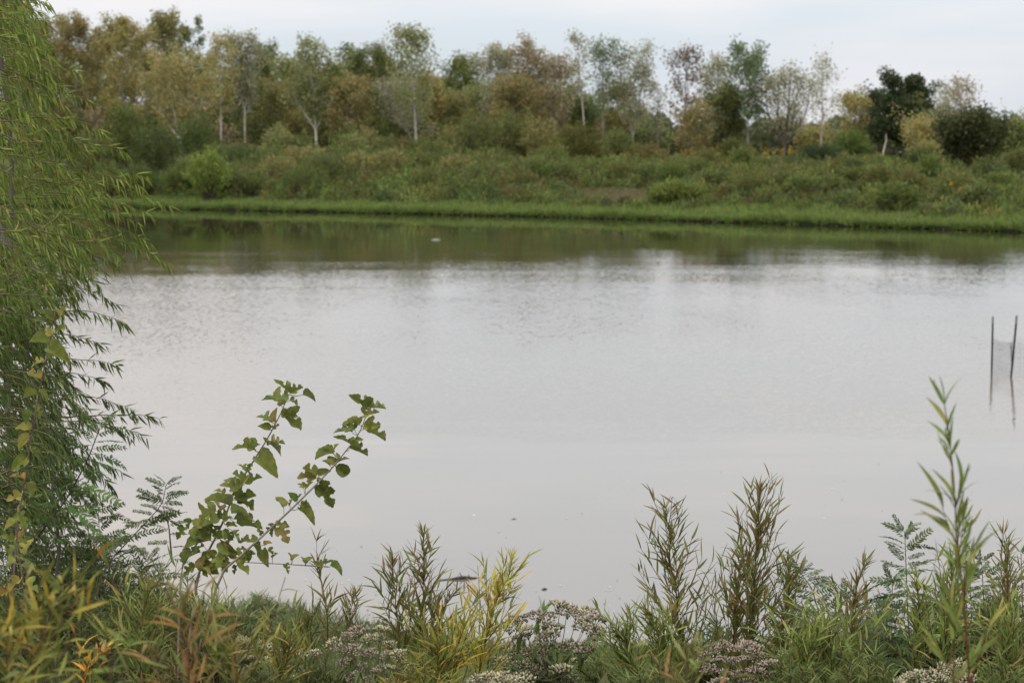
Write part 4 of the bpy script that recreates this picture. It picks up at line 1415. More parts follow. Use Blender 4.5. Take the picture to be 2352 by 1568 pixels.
dp = lambda x, y: (x, y)
YV_PAL = [(.20, .22, .065, 3), (.25, .24, .075, 2), (.15, .18, .05, 3), (.34, .24, .07, .4)]
YV2 = [((30, 1240), (-5, 1225)), ((40, 1260), (80, 1240)), ((35, 1290), (0, 1310)), ((50, 1300), (95, 1310)), ((45, 1330), (10, 1360)), ((58, 1340), (100, 1365)), ((70, 1360), (60, 1320)), ((60, 1390), (20, 1400)),
       ((70, 1400), (110, 1420)), ((30, 1350), (-10, 1370)), ((75, 1430), (40, 1460)), ((90, 1380), (130, 1370)), ((60, 1270), (70, 1225)), ((20, 1420), (-10, 1450))]
YV = [((128, 735), (85, 698), 2), ((135, 728), (160, 692)), ((120, 745), (60, 720)), ((128, 760), (165, 740)), ((110, 790), (38, 770), 2), ((118, 770), (98, 742)), ((115, 800), (185, 832), 2), ((105, 815), (140, 850)), ((100, 830), (60, 838)),
      ((92, 870), (45, 850)), ((85, 905), (28, 912), 2), ((90, 900), (120, 925)), ((82, 930), (100, 965)), ((75, 945), (45, 985)), ((70, 985), (25, 975)), ((68, 1000), (30, 1042), 2), ((72, 1030), (98, 1060)), ((60, 1050), (15, 1090)),
      ((55, 1100), (10, 1080)), ((60, 1110), (80, 1160), 2), ((48, 1140), (0, 1150)), ((45, 1180), (70, 1230)), ((40, 1200), (-5, 1215)), ((35, 1230), (75, 1260)), ((35, 1260), (0, 1300)), ((110, 730), (140, 700)), ((60, 1160), (25, 1180))]
shoots('mulberry_sapling', 'yellowing broad leaved sapling with curled leaves in front of the willow tree', 6.3,
       [([(128, 705), (118, 770), (100, 850), (82, 940), (60, 1080), (42, 1190), (30, 1330), (25, 1500)], .0)], YV, YV_PAL, 14, size=.74, conv=dp, foot_at=(22, 1568), stem_col=(.16, .10, .09))

shoots('mulberry_sapling', 'low yellow green broad leaved shoot at the left edge below the yellowing sapling', 6.0,
       [([(35, 1215), (42, 1270), (52, 1330), (62, 1400), (70, 1500)], .0)], YV2, YV_PAL, 15, size=.8, conv=dp, foot_at=(75, 1568), stem_col=(.16, .10, .09))


# ------------------------------------------------------------------ foreground: pinnate leaved bushes
def frond_mesh(seed, pairs=9):
    rng = np.random.default_rng(seed)
    tb = Tubes()
    s = np.linspace(0, 1, 8)
    rach = np.stack([0.03 * np.sin(s * 3 + seed), s, -.28 * s ** 2], 1)
    tb.add(rach, np.linspace(.009, .004, 8), 3)
    lv, lf = lance_data(.36, .25, .25, .1, 4, .8)
    P, Y, Nn = [], [], []
    for i in range(pairs):
        t = .14 + .84 * i / (pairs - 1)
        p = along(rach, t)
        for sd in (-1, 1):
            P.append(p)
            Y.append(np.array([sd, .45 + .5 * t, -.25 * rng.uniform(0, 1.4)]) + rng.normal(0, .1, 3))
            Nn.append(np.array([0, 0, 1]) + rng.normal(0, .25, 3))
    P.append(along(rach, 1.0))
    Y.append(np.array([0, 1, -.4]))
    Nn.append(np.array([0, 0, 1.0]))
    n = len(P)
    ln = rng.uniform(.17, .23, n) * np.interp(np.linspace(0, 1, n), [0, .5, 1], [.9, 1.05, .75])
    v, f, t = joined_leaves([(lv, lf)], np.array(P), np.array(Y), np.array(Nn), ln, np.ones((n, 3)) * np.exp(rng.normal(0, .1, (n, 1))), rng)
    tv, tf = np.concatenate(tb.v), np.concatenate(tb.f)
    return mesh_from('compound_leaf', np.concatenate([v, tv]), np.concatenate([f, tf + len(v)]), M_LEAF, np.concatenate([t, np.ones((len(tv), 3)) * (1.1, .9, .8)]), smooth=True)


FROND = [frond_mesh(s, p) for s, p in ((1, 10), (2, 12), (3, 9), (4, 11))]
LOCUST = [(.085, .12, .038, 3), (.07, .10, .034, 3), (.12, .155, .05, 1.2)]


def locust(label, D, stems, fronds, foot_x, palette=LOCUST, seed=1, stem=(.10, .07, .05), r=.004):
    """pinnate bush: stems in picture places; fronds (x, y, dx, dy) base and extent"""
    rng = np.random.default_rng(seed)
    foot = ground_under(foot_x, 1568, D)
    root = thing('locust_sapling', foot, label, 'sapling')
    loc = np.array(foot)
    tb = Tubes()
    for st in stems:
        p = np.array([at(x, y, D) for x, y in st])
        if st[0][1] > 1450:
            p = np.concatenate([[loc], p])
        pp = along(p, np.linspace(0, 1, 16))
        tb.add(pp - loc, np.linspace(r, r * .3, 16), 5)
    link('stem', tb.mesh('stem', M_STEM), root, color=stem)
    cols = pick(rng, palette, len(fronds), .15)
    for i, (x, y, dx, dy) in enumerate(fronds):
        a, b = np.array(at(x, y, D)), np.array(at(x + dx, y + dy, D))
        d = b - a
        ln = np.linalg.norm(d) * 1.05
        d = d / ln + np.array([0, rng.uniform(-.9, .9), .22])
        put(root, 'compound_leaf', FROND[rng.integers(4)], a, d, np.array([rng.normal(0, .5), -.45 + rng.normal(0, .6), 1]), ln, cols[i])
    return root


def frond_ladder(rng, st, n, reach, t0=0.0, drop=.1):
    """fronds alternating along a stem from its low end to the tip"""
    p = np.array(st, float)
    outl = []
    n = int(n * 2.1)
    for k in range(n):
        t = t0 + (1 - t0) * (k + .5) / n
        x, y = along(p, t)
        s = -1 if k % 2 else 1
        u = (k + .5) / n
        l = reach * rng.uniform(.55, 1.1) * (1.1 - .45 * u)
        a = rng.uniform(-.35, .6) + .75 * max(0, u - .7) / .3
        outl.append((x, y, s * l * math.cos(a), -l * math.sin(a) + l * drop))
    x, y = p[-1]
    outl += [(x, y, -.25 * reach, -.35 * reach), (x, y, .3 * reach, -.3 * reach)]
    return outl


rg = np.random.default_rng(3)
st = [(2095, 1568), (2085, 1400), (2078, 1220)]
locust('upright locust sapling with blue green feathered leaves beside the tall red stem', 8.0, [st], frond_ladder(rg, st, 24, 95, .1), 2098, seed=21)
st = [(2040, 1568), (2048, 1480), (2050, 1330)]
locust('low locust sapling tucked behind the upright feathered one', 8.3, [st], frond_ladder(rg, st, 14, 80, .1), 2040, seed=22, palette=[(.07, .12, .05, 3), (.09, .145, .055, 2)])
st = [(1905, 1568), (1890, 1440), (1865, 1350), (1835, 1310)]
locust('arching locust sapling between the two dense brown willow saplings', 7.9, [st], frond_ladder(rg, st, 14, 85, .15), 1905, seed=23)
st = [(2270, 1568), (2262, 1430), (2255, 1290)]
st2 = [(2345, 1568), (2350, 1420), (2345, 1270)]
locust('locust bush with feathered leaves at the right picture edge', 8.1, [st, st2], frond_ladder(rg, st, 16, 85, .1) + frond_ladder(rg, st2, 16, 80, .1), 2290, seed=24)
st = [(250, 1290), (320, 1215), (372, 1160), (382, 1112)]
st2 = [(395, 1290), (388, 1210), (374, 1160)]
locust('small locust sprig over the water between willow tree and mulberry', 8.6, [[(200, 1500), (230, 1330)] + st, st2], frond_ladder(rg, st, 13, 75, .1) + frond_ladder(rg, st2, 6, 60), 200, seed=25)
st = [(80, 1240), (150, 1150), (200, 1060), (228, 985)]
locust('dark stemmed locust shoot in front of the lower willow branches', 8.8, [[(20, 1500), (50, 1290)] + st], frond_ladder(rg, st, 16, 100, .0, .25), 20, seed=26, palette=[(.12, .19, .055, 3), (.10, .16, .05, 2)], stem=(.05, .04, .035), r=.006)
st = [(190, 1568), (230, 1400), (260, 1260)]
st2 = [(330, 1568), (350, 1440), (340, 1290)]
locust('dense dark green feathered bush under the willow tree', 9.2, [st, st2], frond_ladder(rg, st, 22, 110, .1, .2) + frond_ladder(rg, st2, 20, 100, .1, .2), 200, seed=27, palette=[(.07, .10, .032, 3), (.09, .12, .038, 2)])
st = [(60, 1568), (90, 1400), (120, 1230)]
locust('dark feathered bush at the foot of the yellowing sapling', 9.4, [st], frond_ladder(rg, st, 20, 120, .1, .2), 60, seed=28, palette=[(.07, .10, .032, 3), (.09, .12, .038, 2)])

st = [(120, 1568), (130, 1350), (150, 1130)]
locust('dark feathered bush rising behind the yellowing sapling', 9.6, [st], frond_ladder(rg, st, 24, 120, .15, .2), 120, seed=29, palette=[(.065, .095, .03, 3), (.085, .115, .036, 2), (.12, .15, .045, 1)])
st = [(240, 1568), (236, 1350), (225, 1165)]
locust('dark feathered bush rising between willow tree and small locust sprig', 9.5, [st], frond_ladder(rg, st, 22, 105, .15, .2), 240, seed=30, palette=[(.065, .095, .03, 3), (.085, .115, .036, 2)])
st = [(20, 1568), (25, 1340), (40, 1120)]
locust('dark feathered bush at the left picture edge', 9.5, [st], frond_ladder(rg, st, 22, 110, .15, .2), 20, seed=31, palette=[(.07, .10, .03, 3), (.09, .12, .036, 2)])
st = [(1960, 1568), (1955, 1470), (1945, 1375)]
locust('low leafy locust between arching locust and reddish topped willow', 8.2, [st], frond_ladder(rg, st, 14, 80, .1), 1960, seed=32)
st = [(2235, 1568), (2232, 1440), (2228, 1320)]
locust('leafy locust close behind the tall near willow stem', 8.4, [st], frond_ladder(rg, st, 16, 80, .1), 2235, seed=33)
st = [(2310, 1568), (2318, 1440), (2326, 1330)]
locust('leafy locust behind the reddish shoot near the right edge', 8.5, [st], frond_ladder(rg, st, 16, 80, .1), 2310, seed=34)

# ------------------------------------------------------------------ foreground: narrow leaved willow saplings
sapling('thin dark willow shoot rising behind the tip of the mulberry twig', 745, [(742, 1480), (738, 1350), (728, 1205)], 7.6, 45, 55, W_BROWN, ntw=7, r=.003, bare=.2)
sapling('short green brown willow shoot right of the thin dark one', 798, [(795, 1500), (792, 1400), (802, 1325)], 7.7, 45, 60, W_DEEP, W_BROWN, ntw=8, r=.003)
sapling('slim brown willow sapling left of the taller middle one', 905, [(906, 1480), (902, 1350), (898, 1230)], 7.4, 62, 105, W_OLIVE, W_BROWN, ntw=12)
sapling('tallest olive willow sapling left of the floating branch', 975, [(975, 1480), (974, 1340), (966, 1188)], 7.4, 66, 150, W_OLIVE, W_BROWN, ntw=15)
sapling('short olive willow sapling leaning right beside the taller middle one', 1000, [(1005, 1500), (1015, 1400), (1030, 1325)], 7.3, 50, 80, W_OLIVE, W_BROWN, ntw=9)
sapling('yellow leaved willow sapling between floating branch and boneset', 1085, [(1095, 1520), (1130, 1390), (1160, 1262)], 7.0, 70, 165, W_YELLOW, [(.36, .34, .07, 3), (.26, .27, .06, 2), (.2, .1, .05, .6)], ntw=15, ll=(.05, .08), stem=(.13, .06, .03))
sapling('smaller yellow willow shoot at the foot of the yellow leaved sapling', 1050, [(1055, 1530), (1062, 1470), (1050, 1400)], 6.9, 60, 80, W_YELLOW, ntw=9)
sapling('dense green brown willow sapling, left of the two tall ones on the right', 1570, [(1568, 1480), (1555, 1330), (1536, 1128)], 7.4, 92, 230, W_OLIVE, W_BROWN, ntw=24)
sapling('light green willow clump in front of the left tall sapling', 1470, [(1465, 1540), (1450, 1480), (1425, 1405)], 7.1, 60, 130, W_GREEN, ntw=12)
sapling('light green willow clump at the foot of the left tall sapling', 1520, [(1515, 1540), (1505, 1460), (1490, 1370)], 7.2, 65, 130, W_GREEN, W_OLIVE, ntw=12)
sapling('tallest reddish tipped willow sapling of the right half', 1725, [(1722, 1480), (1740, 1330), (1752, 1085)], 7.4, 84, 260, W_OLIVE, W_BROWN, ntw=26, steep=1.1)
sapling('bushy olive willow shoot left of the tallest reddish tipped one', 1670, [(1672, 1500), (1682, 1380), (1690, 1235)], 7.5, 70, 160, W_OLIVE, W_BROWN, ntw=16)
sapling('bushy olive willow shoot right of the tallest reddish tipped one', 1790, [(1790, 1500), (1800, 1400), (1812, 1270)], 7.5, 70, 150, W_OLIVE, ntw=15)
sapling('reddish topped willow sapling beside the arching locust', 1965, [(1960, 1500), (1968, 1380), (1985, 1245)], 7.6, 60, 120, W_OLIVE, W_BROWN, ntw=13)
sapling('fresh green bushy willow below the reddish topped one', 1900, [(1900, 1540), (1890, 1480), (1880, 1400)], 7.0, 75, 150, W_GREEN, ntw=13)
sapling('fresh green bushy willow at the foot of the tallest sapling', 1830, [(1830, 1540), (1835, 1490), (1840, 1430)], 6.9, 70, 130, W_GREEN, ntw=12)
sapling('slender light green willow with red stems left of the tall red stem', 2165, [(2165, 1500), (2175, 1380), (2180, 1230)], 7.0, 70, 120, W_GREEN, ntw=13, stem=RED_STEM)
sapling('thin leaved light green willow behind the upright locust', 2130, [(2125, 1500), (2122, 1400), (2120, 1275)], 7.2, 50, 80, W_GREEN, ntw=10, stem=RED_STEM)
sapling('reddish willow shoot near the right picture edge', 2300, [(2302, 1500), (2308, 1360), (2308, 1182)], 7.3, 55, 120, W_OLIVE, W_BROWN, ntw=14, stem=RED_STEM)
sapling('low green willow at the lower right corner', 2330, [(2330, 1540), (2325, 1470), (2318, 1390)], 6.8, 80, 130, W_GREEN, ntw=12)
sapling('tall near willow stem with broad curled leaves on the right', 2228, [(2222, 1500), (2195, 1230), (2176, 1020), (2170, 970), (2163, 920)], 3.5, 50, 62, W_GREEN, stem=RED_STEM, meshes=STRAP_ME, ll=(.05, .08), ntw=8, r=.0036, steep=1.2, wd=.72)
sapling('smaller near willow branch beside the tall near stem', 2205, [(2200, 1500), (2200, 1350), (2215, 1180)], 4.2, 60, 70, W_GREEN, stem=RED_STEM, meshes=STRAP_ME[:2] + LANCE_ME[:2], ll=(.04, .065), ntw=9, r=.003)
# close, out of focus, bottom left
sapling('blurred rust leaved willow shoot with dark red stem near the bottom edge', 455, [(452, 1500), (447, 1430), (438, 1350)], 3.3, 115, 62, W_RUST, meshes=STRAP_ME, ll=(.045, .07), ntw=11, stem=(.12, .035, .02), r=.0034, wd=.55, steep=.75)
sapling('blurred yellow green willow shoot in the lower left corner', 75, [(85, 1480), (120, 1390), (165, 1300)], 3.5, 120, 90, W_GOLD, meshes=STRAP_ME, ll=(.045, .075), ntw=13, stem=(.12, .05, .03), r=.0034, wd=.72, steep=.75)
sapling('blurred golden willow clump at the very lower left corner', 20, [(22, 1540), (25, 1490), (30, 1420)], 3.4, 110, 70, W_GOLD, meshes=STRAP_ME, ll=(.045, .075), ntw=11, stem=(.12, .05, .03), wd=.75, steep=.7, r=.0034)
sapling('blurred green willow clump between the two near willow shoots', 265, [(262, 1550), (255, 1510), (250, 1450)], 3.6, 120, 45, W_GREEN, meshes=STRAP_ME, ll=(.045, .075), ntw=11, wd=.75, steep=.7, r=.0034)
sapling('blurred olive willow clump right of the rust leaved shoot', 560, [(560, 1565), (555, 1530), (545, 1480)], 4.4, 100, 70, W_OLIVE, ll=(.05, .075), ntw=10, steep=.8)
sapling('blurred brown willow clump in front of the left tall sapling', 1585, [(1585, 1570), (1585, 1535), (1595, 1475)], 3.7, 95, 48, W_RUST, W_OLIVE, meshes=STRAP_ME, ll=(.045, .07), ntw=9, wd=.75, steep=.8, r=.003)
sapling('orange leaved low shoot at the lower left', 215, [(215, 1560), (225, 1530), (235, 1490)], 5.2, 50, 26, [(.50, .24, .03, 3), (.45, .30, .05, 2), (.30, .16, .05, 1)], ll=(.03, .045), ntw=6, meshes=BROADLANCE_ME)
sapling('brown willow shoots over the dark undergrowth left of the mulberry', 330, [(330, 1530), (325, 1420), (335, 1330)], 6.2, 90, 130, W_GREEN, W_OLIVE, ntw=13)
sapling('olive willow shoot behind the rust leaved one', 500, [(500, 1540), (505, 1450), (515, 1370)], 6.4, 80, 110, W_OLIVE, W_GREEN, ntw=12)
sapling('olive gold shoot between the whitish flowers and the mulberry foot', 640, [(640, 1560), (645, 1500), (650, 1440)], 6.6, 70, 90, W_GOLD, W_OLIVE, ntw=10)
sapling('small green shoot left of the thin dark willow', 690, [(690, 1540), (700, 1470), (705, 1400)], 7.8, 60, 80, W_DEEP, W_OLIVE, ntw=10)
sapling('gold green willow clump below the yellow sapling', 1010, [(1010, 1560), (1012, 1520), (1005, 1470)], 6.7, 90, 120, W_GOLD, ntw=11)


# ------------------------------------------------------------------ foreground: boneset with flat flower heads
def head_mesh(seed, mix):
    rng = np.random.default_rng(seed)
    n = 46
    a = np.arange(n) * 2.399
    r = np.sqrt((np.arange(n) + .5) / n)
    c = np.stack([np.cos(a) * r, np.sin(a) * r, .26 * (1 - r ** 2)], 1) + rng.normal(0, .08, (n, 3))
    ax = unit(np.stack([c[:, 0] * .8, c[:, 1] * .8, np.ones(n)], 1) + rng.normal(0, .2, (n, 3)))
    s1 = unit(np.cross(ax, rng.normal(size=(n, 3))))
    s2 = np.cross(ax, s1)
    h = rng.uniform(.30, .50, n)[:, None]
    w = rng.uniform(.10, .15, n)[:, None]
    v = np.stack([c - ax * h * .5, c + s1 * w, c + s2 * w, c - s1 * w, c - s2 * w, c + ax * h * .6], 1)
    tri = np.array([[0, 2, 1], [0, 3, 2], [0, 4, 3], [0, 1, 4], [5, 1, 2], [5, 2, 3], [5, 3, 4], [5, 4, 1]])
    f = (tri[None] + (np.arange(n) * 6)[:, None, None]).reshape(-1, 3)
    col = pick(rng, mix, n, .15)
    t = np.repeat(col, 6, 0)
    t = t.reshape(n, 6, 3)
    t[:, 0] *= (.5, .62, .4)
    t = t.reshape(-1, 3)
    # fine stalks below
    tb = Tubes()
    for k in range(0, n, 6):
        tb.add(np.stack([np.array([0, 0, -.9]), c[k] * .45 + np.array([0, 0, -.35]), c[k] - ax[k] * .08]), [.03, .02, .015], 3)
    tv, tf = np.concatenate(tb.v), np.concatenate(tb.f)
    return mesh_from('flower_head', np.concatenate([v.reshape(-1, 3), tv]), [f, tf + len(v) * 6], M_FLOWER, np.concatenate([t, np.ones((len(tv), 3)) * (.12, .15, .06)]))


CREAM = [(.36, .335, .22, 3), (.44, .415, .28, 2), (.28, .23, .16, 2.0), (.24, .25, .13, 1.4)]
MAUVE = [(.29, .235, .18, 3), (.36, .31, .235, 2), (.22, .17, .13, 2)]
H_CREAM = [head_mesh(s, CREAM) for s in (1, 2, 3)]
H_MAUVE = [head_mesh(s, MAUVE) for s in (4, 5, 6)]


def boneset(label, foot_x, D, heads, leaves=24, mesh=H_CREAM, mesh2=None, seed=1, fork=(0, 0), rad=(20, 30), leafcol=LOCUST, top_leaf=None):
    rng = np.random.default_rng(seed)
    foot = ground_under(foot_x, 1568, D)
    leaves = int(leaves * 1.9)
    root = thing('boneset_plant', foot, label, 'flower plant')
    loc = np.array(foot)
    tb = Tubes()
    fk = np.array([at(fork[0] + rng.normal(0, 12), fork[1] + rng.normal(0, 10), D + rng.normal(0, .05)) for _ in range(3)])
    for q in fk:
        tb.add(bend(rng, loc * 1.0, q, 6, .006) - loc, np.linspace(.004, .0025, 6), 5)
    spots = []
    for i, (x, y) in enumerate(heads):
        p = np.array(at(x, y, D + rng.normal(0, .07)))
        R = rng.uniform(*rad) * D / FPX
        a = fk[i % 3]
        m = (a + p) / 2 + np.array([(p[0] - a[0]) * .25, 0, -.02])
        s = np.linspace(0, 1, 6)[:, None]
        pth = a * (1 - s) ** 2 + 2 * m * s * (1 - s) + (p - np.array([0, 0, R * .8])) * s ** 2
        tb.add(pth - loc, np.linspace(.002, .001, 6), 4)
        spots.append(pth)
        tilt = np.array([rng.normal(0, .25), rng.normal(-.25, .25), 1])
        yd = unit(np.cross(tilt, np.array([math.cos(i), math.sin(i), 0])))
        mm = (mesh2 if mesh2 and rng.uniform() < .45 else mesh)
        put(root, 'flower_head', mm[rng.integers(3)], p, yd, tilt, R, (1, 1, 1))
    link('stem', tb.mesh('stem', M_STEM), root, color=(.12, .10, .05))
    cols = pick(rng, leafcol, leaves, .15)
    for k in range(leaves):
        pth = spots[rng.integers(len(spots))]
        p = along(pth, rng.uniform(0, .9)) if k % 3 else loc + (fk[k % 3] - loc) * rng.uniform(.45, 1)
        az = rng.uniform(0, 6.28)
        put(root, 'leaf', BROADLANCE_ME[rng.integers(3)], p, np.array([math.cos(az), math.sin(az), -rng.uniform(.1, .9)]), np.array([0, 0, 1.0]) + rng.normal(0, .3, 3), rng.uniform(.045, .085), cols[k])
    if top_leaf:
        for (x, y, dx, dy) in top_leaf:
            a, b = np.array(at(x, y, D)), np.array(at(x + dx, y + dy, D))
            put(root, 'leaf', BROADLANCE_ME[0], a, b - a, np.array([.1, -.4, 1]), np.linalg.norm(b - a), (.12, .21, .06))
    return root


boneset('boneset plant with cream brown flower heads standing clear against the water', 1262, 7.3,
        [(1285, 1388), (1300, 1400), (1322, 1408), (1348, 1408), (1368, 1422), (1235, 1412), (1255, 1424), (1190, 1424), (1172, 1438), (1215, 1448), (1200, 1462), (1245, 1470), (1262, 1458), (1358, 1445), (1374, 1456), (1335, 1432), (1178, 1490), (1225, 1498),
         (1262, 1520), (1300, 1486), (1342, 1492), (1290, 1536), (1212, 1532), (1250, 1500), (1330, 1518), (1190, 1552), (1355, 1474), (1272, 1440), (1238, 1545), (1160, 1520), (1310, 1555)],
        40, seed=41, fork=(1262, 1575), mesh2=H_MAUVE, top_leaf=[(1245, 1408, -52, -6), (1245, 1410, 24, -40), (1250, 1410, 40, -12), (1242, 1415, -18, 48), (1248, 1418, 6, 50), (1244, 1420, -28, 30), (1246, 1405, 4, -30)])
boneset('wide boneset plant with cream heads left of the tallest olive willow', 860, 6.7,
        [(800, 1462), (820, 1450), (845, 1468), (870, 1462), (895, 1478), (780, 1490), (815, 1492), (850, 1500), (885, 1505), (915, 1500), (790, 1520), (830, 1530), (870, 1535), (905, 1535), (810, 1552), (850, 1560), (890, 1565), (765, 1478), (925, 1520), (940, 1545), (875, 1445)],
        26, seed=42, fork=(850, 1600), rad=(15, 23), mesh2=H_MAUVE)
boneset('small whitish boneset plant below the mulberry stems', 640, 7.2,
        [(560, 1470), (590, 1480), (620, 1490), (660, 1495), (690, 1505), (545, 1500), (580, 1510), (610, 1520), (650, 1530), (690, 1535), (720, 1500), (560, 1545), (630, 1555), (680, 1560)], 26, seed=43, fork=(630, 1560), rad=(15, 22))
boneset('mauve brown boneset plant in front of the tallest reddish tipped sapling', 1690, 6.7,
        [(1640, 1490), (1665, 1480), (1690, 1490), (1715, 1480), (1735, 1492), (1620, 1508), (1650, 1515), (1680, 1518), (1712, 1512), (1745, 1510), (1765, 1522), (1630, 1535), (1665, 1545), (1700, 1548), (1735, 1540), (1770, 1548), (1650, 1565), (1720, 1565), (1605, 1530)],
        20, seed=44, fork=(1690, 1600), mesh=H_MAUVE, rad=(17, 25))
boneset('pale boneset heads at the bottom edge below the upright locust', 2130, 6.6,
        [(2085, 1555), (2110, 1548), (2140, 1552), (2165, 1558), (2190, 1545), (2070, 1570), (2125, 1568), (2215, 1560), (2170, 1535), (2205, 1528)], 16, seed=45, fork=(2130, 1600), rad=(20, 28))
boneset('pale boneset heads at the bottom edge below the yellow sapling', 1150, 6.4,
        [(1090, 1562), (1120, 1555), (1150, 1558), (1180, 1562), (1205, 1560), (1130, 1572), (1170, 1574)], 14, seed=46, fork=(1150, 1610), rad=(20, 28))
boneset('boneset heads behind the fresh green bushy willows', 1850, 7.4,
        [(1810, 1450), (1850, 1440), (1870, 1462), (1830, 1480), (1900, 1470), (1880, 1500), (1800, 1500)], 14, seed=47, fork=(1850, 1540), rad=(14, 20))


# ------------------------------------------------------------------ foreground: leafy weeds filling the bank
def weed_bush(name, label, x, top, hw, D, palette, n, ll=(.04, .08), templates=LANCE_LO, seed=1, wmul=.8, cat='weed', droop=.0):
    rng = np.random.default_rng(seed)
    c = at(x, top, D)
    foot = Vector((c.x, D, gz(c.x, D) - .02))
    root = thing(name, foot, label, cat)
    n = int(n * 2.0)
    ll = (ll[0] * .85, ll[1] * .85)
    H = c.z - foot.z
    W = hw * D / FPX
    tb = Tubes()
    P, Y = [], []
    ns = 40
    for k in range(ns):
        r = math.sqrt((k + .5) / ns)
        az = k * 2.4
        e = np.array([math.cos(az) * r * W, math.sin(az) * r * W, H * (1 - .45 * r ** 2) * rng.uniform(.75, 1.03)])
        p = bend(rng, np.array([math.cos(az), math.sin(az), 0]) * r * W * .3, e, 6, .012)
        tb.add(p, np.linspace(.0035, .001, 6), 3)
        m = n // ns
        t = rng.uniform(.25, 1, m)
        P.append(along(p, t))
        aa = rng.uniform(0, 6.28, m)
        Y.append(unit(p[-1] - p[-3]) * .7 + np.stack([np.cos(aa), np.sin(aa), rng.uniform(-.3, .4, m) - droop], 1) * .8)
    link('stems', tb.mesh('stems', M_STEM), root, color=BROWN_STEM)
    P, Y = np.concatenate(P), np.concatenate(Y)
    m = len(P)
    v, f, t = joined_leaves(templates, P, Y, rng.normal(0, .5, (m, 3)) + np.array([0, -.3, 1]), rng.uniform(*ll, m), pick(rng, palette, m, .16), rng, wmul)
    link('foliage', mesh_from('foliage', v, f, M_LEAF, t, smooth=True), root, kind='stuff')


GR = [(.125, .16, .045, 3), (.16, .19, .055, 2), (.10, .13, .04, 2), (.21, .185, .06, .8)]
DK = [(.06, .10, .035, 3), (.08, .12, .04, 2), (.11, .13, .04, 1)]
MIXED = [(.085, .11, .032, 3), (.12, .125, .036, 2), (.065, .09, .028, 2.5), (.20, .145, .04, .5)]  # darkened leaf colours stand in for the shaded gaps between plants
WB = weed_bush
WB('weed', 'dark green bushy weed under the willow branches', 130, 1190, 150, 9.8, DK, 1500, seed=1)
WB('weed', 'dark green bushy weed behind the small locust sprig', 300, 1235, 130, 9.6, DK, 1500, seed=2)
WB('weed', 'olive weed at the left picture edge below the yellowing sapling', 20, 1260, 110, 7.4, MIXED, 1300, seed=3)
WB('weed', 'olive weed thicket around the mulberry foot', 420, 1330, 130, 7.9, MIXED, 1500, seed=4)
WB('weed', 'olive weed behind the rust leaved shoot', 280, 1330, 120, 7.2, MIXED, 1400, seed=5)
WB('weed', 'brownish weed thicket under the mulberry twig', 560, 1420, 100, 7.8, MIXED, 1200, seed=6)
WB('weed', 'feathery pale green weed at the water edge right of the mulberry', 600, 1372, 85, 15.0, [(.15, .185, .075, 3), (.12, .15, .055, 2), (.19, .19, .09, 1)], 1800, ll=(.05, .12), seed=7, wmul=.8)
WB('weed', 'feathery pale green weed at the water edge below the thin dark willow', 690, 1412, 80, 14.5, [(.15, .185, .075, 3), (.12, .15, .055, 2), (.19, .19, .09, 1)], 1500, ll=(.05, .12), seed=8, wmul=.8)
WB('weed', 'feathery green weed right of the clear standing boneset', 1370, 1505, 60, 9.5, GR, 900, seed=9)
WB('weed', 'yellow green weed filling the bottom edge below the middle saplings', 960, 1505, 110, 6.6, W_GOLD, 1000, seed=10)
WB('weed', 'green weed at the bottom edge left of the wide boneset', 730, 1500, 90, 6.9, MIXED, 1000, seed=11)
WB('weed', 'green weed at the bottom edge right of the mauve brown boneset', 1830, 1490, 110, 6.6, GR, 1200, seed=12, ll=(.04, .075))
WB('weed', 'green weed at the bottom edge before the left tall sapling', 1500, 1520, 100, 6.6, GR, 1000, seed=13, ll=(.04, .075))
WB('weed', 'green weed at the bottom edge below the reddish topped sapling', 1990, 1490, 110, 6.8, GR, 1200, seed=14, ll=(.04, .075))
WB('weed', 'green weed at the bottom edge near the lower right corner', 2290, 1490, 110, 6.6, GR, 1200, seed=15, ll=(.04, .075))
WB('weed', 'dark green leafy weed beneath the clear standing boneset', 1240, 1500, 90, 7.5, DK, 1200, seed=16, templates=BROADLANCE, wmul=1.0)
WB('weed', 'olive weed behind the near golden clump in the lower left corner', 120, 1470, 150, 5.6, MIXED, 1100, seed=17, ll=(.04, .075))
WB('weed', 'brown olive weed at the bottom edge beside the rust leaved shoot', 370, 1480, 130, 5.8, [(.12, .12, .036, 3), (.20, .15, .04, 1.2), (.08, .10, .03, 2)], 1100, seed=18, ll=(.04, .075))
WB('weed', 'olive weed at the bottom edge below the small whitish boneset', 600, 1520, 110, 6.2, MIXED, 900, seed=19)
WB('weed', 'green weed under the arching locust', 1760, 1480, 90, 7.8, MIXED, 1000, seed=20)
WB('weed', 'green weed under the upright locust', 2110, 1450, 110, 8.6, DK, 1200, seed=21)
WB('weed', 'green weed at the right edge under the locust bush', 2330, 1430, 90, 8.8, DK, 1100, seed=22)

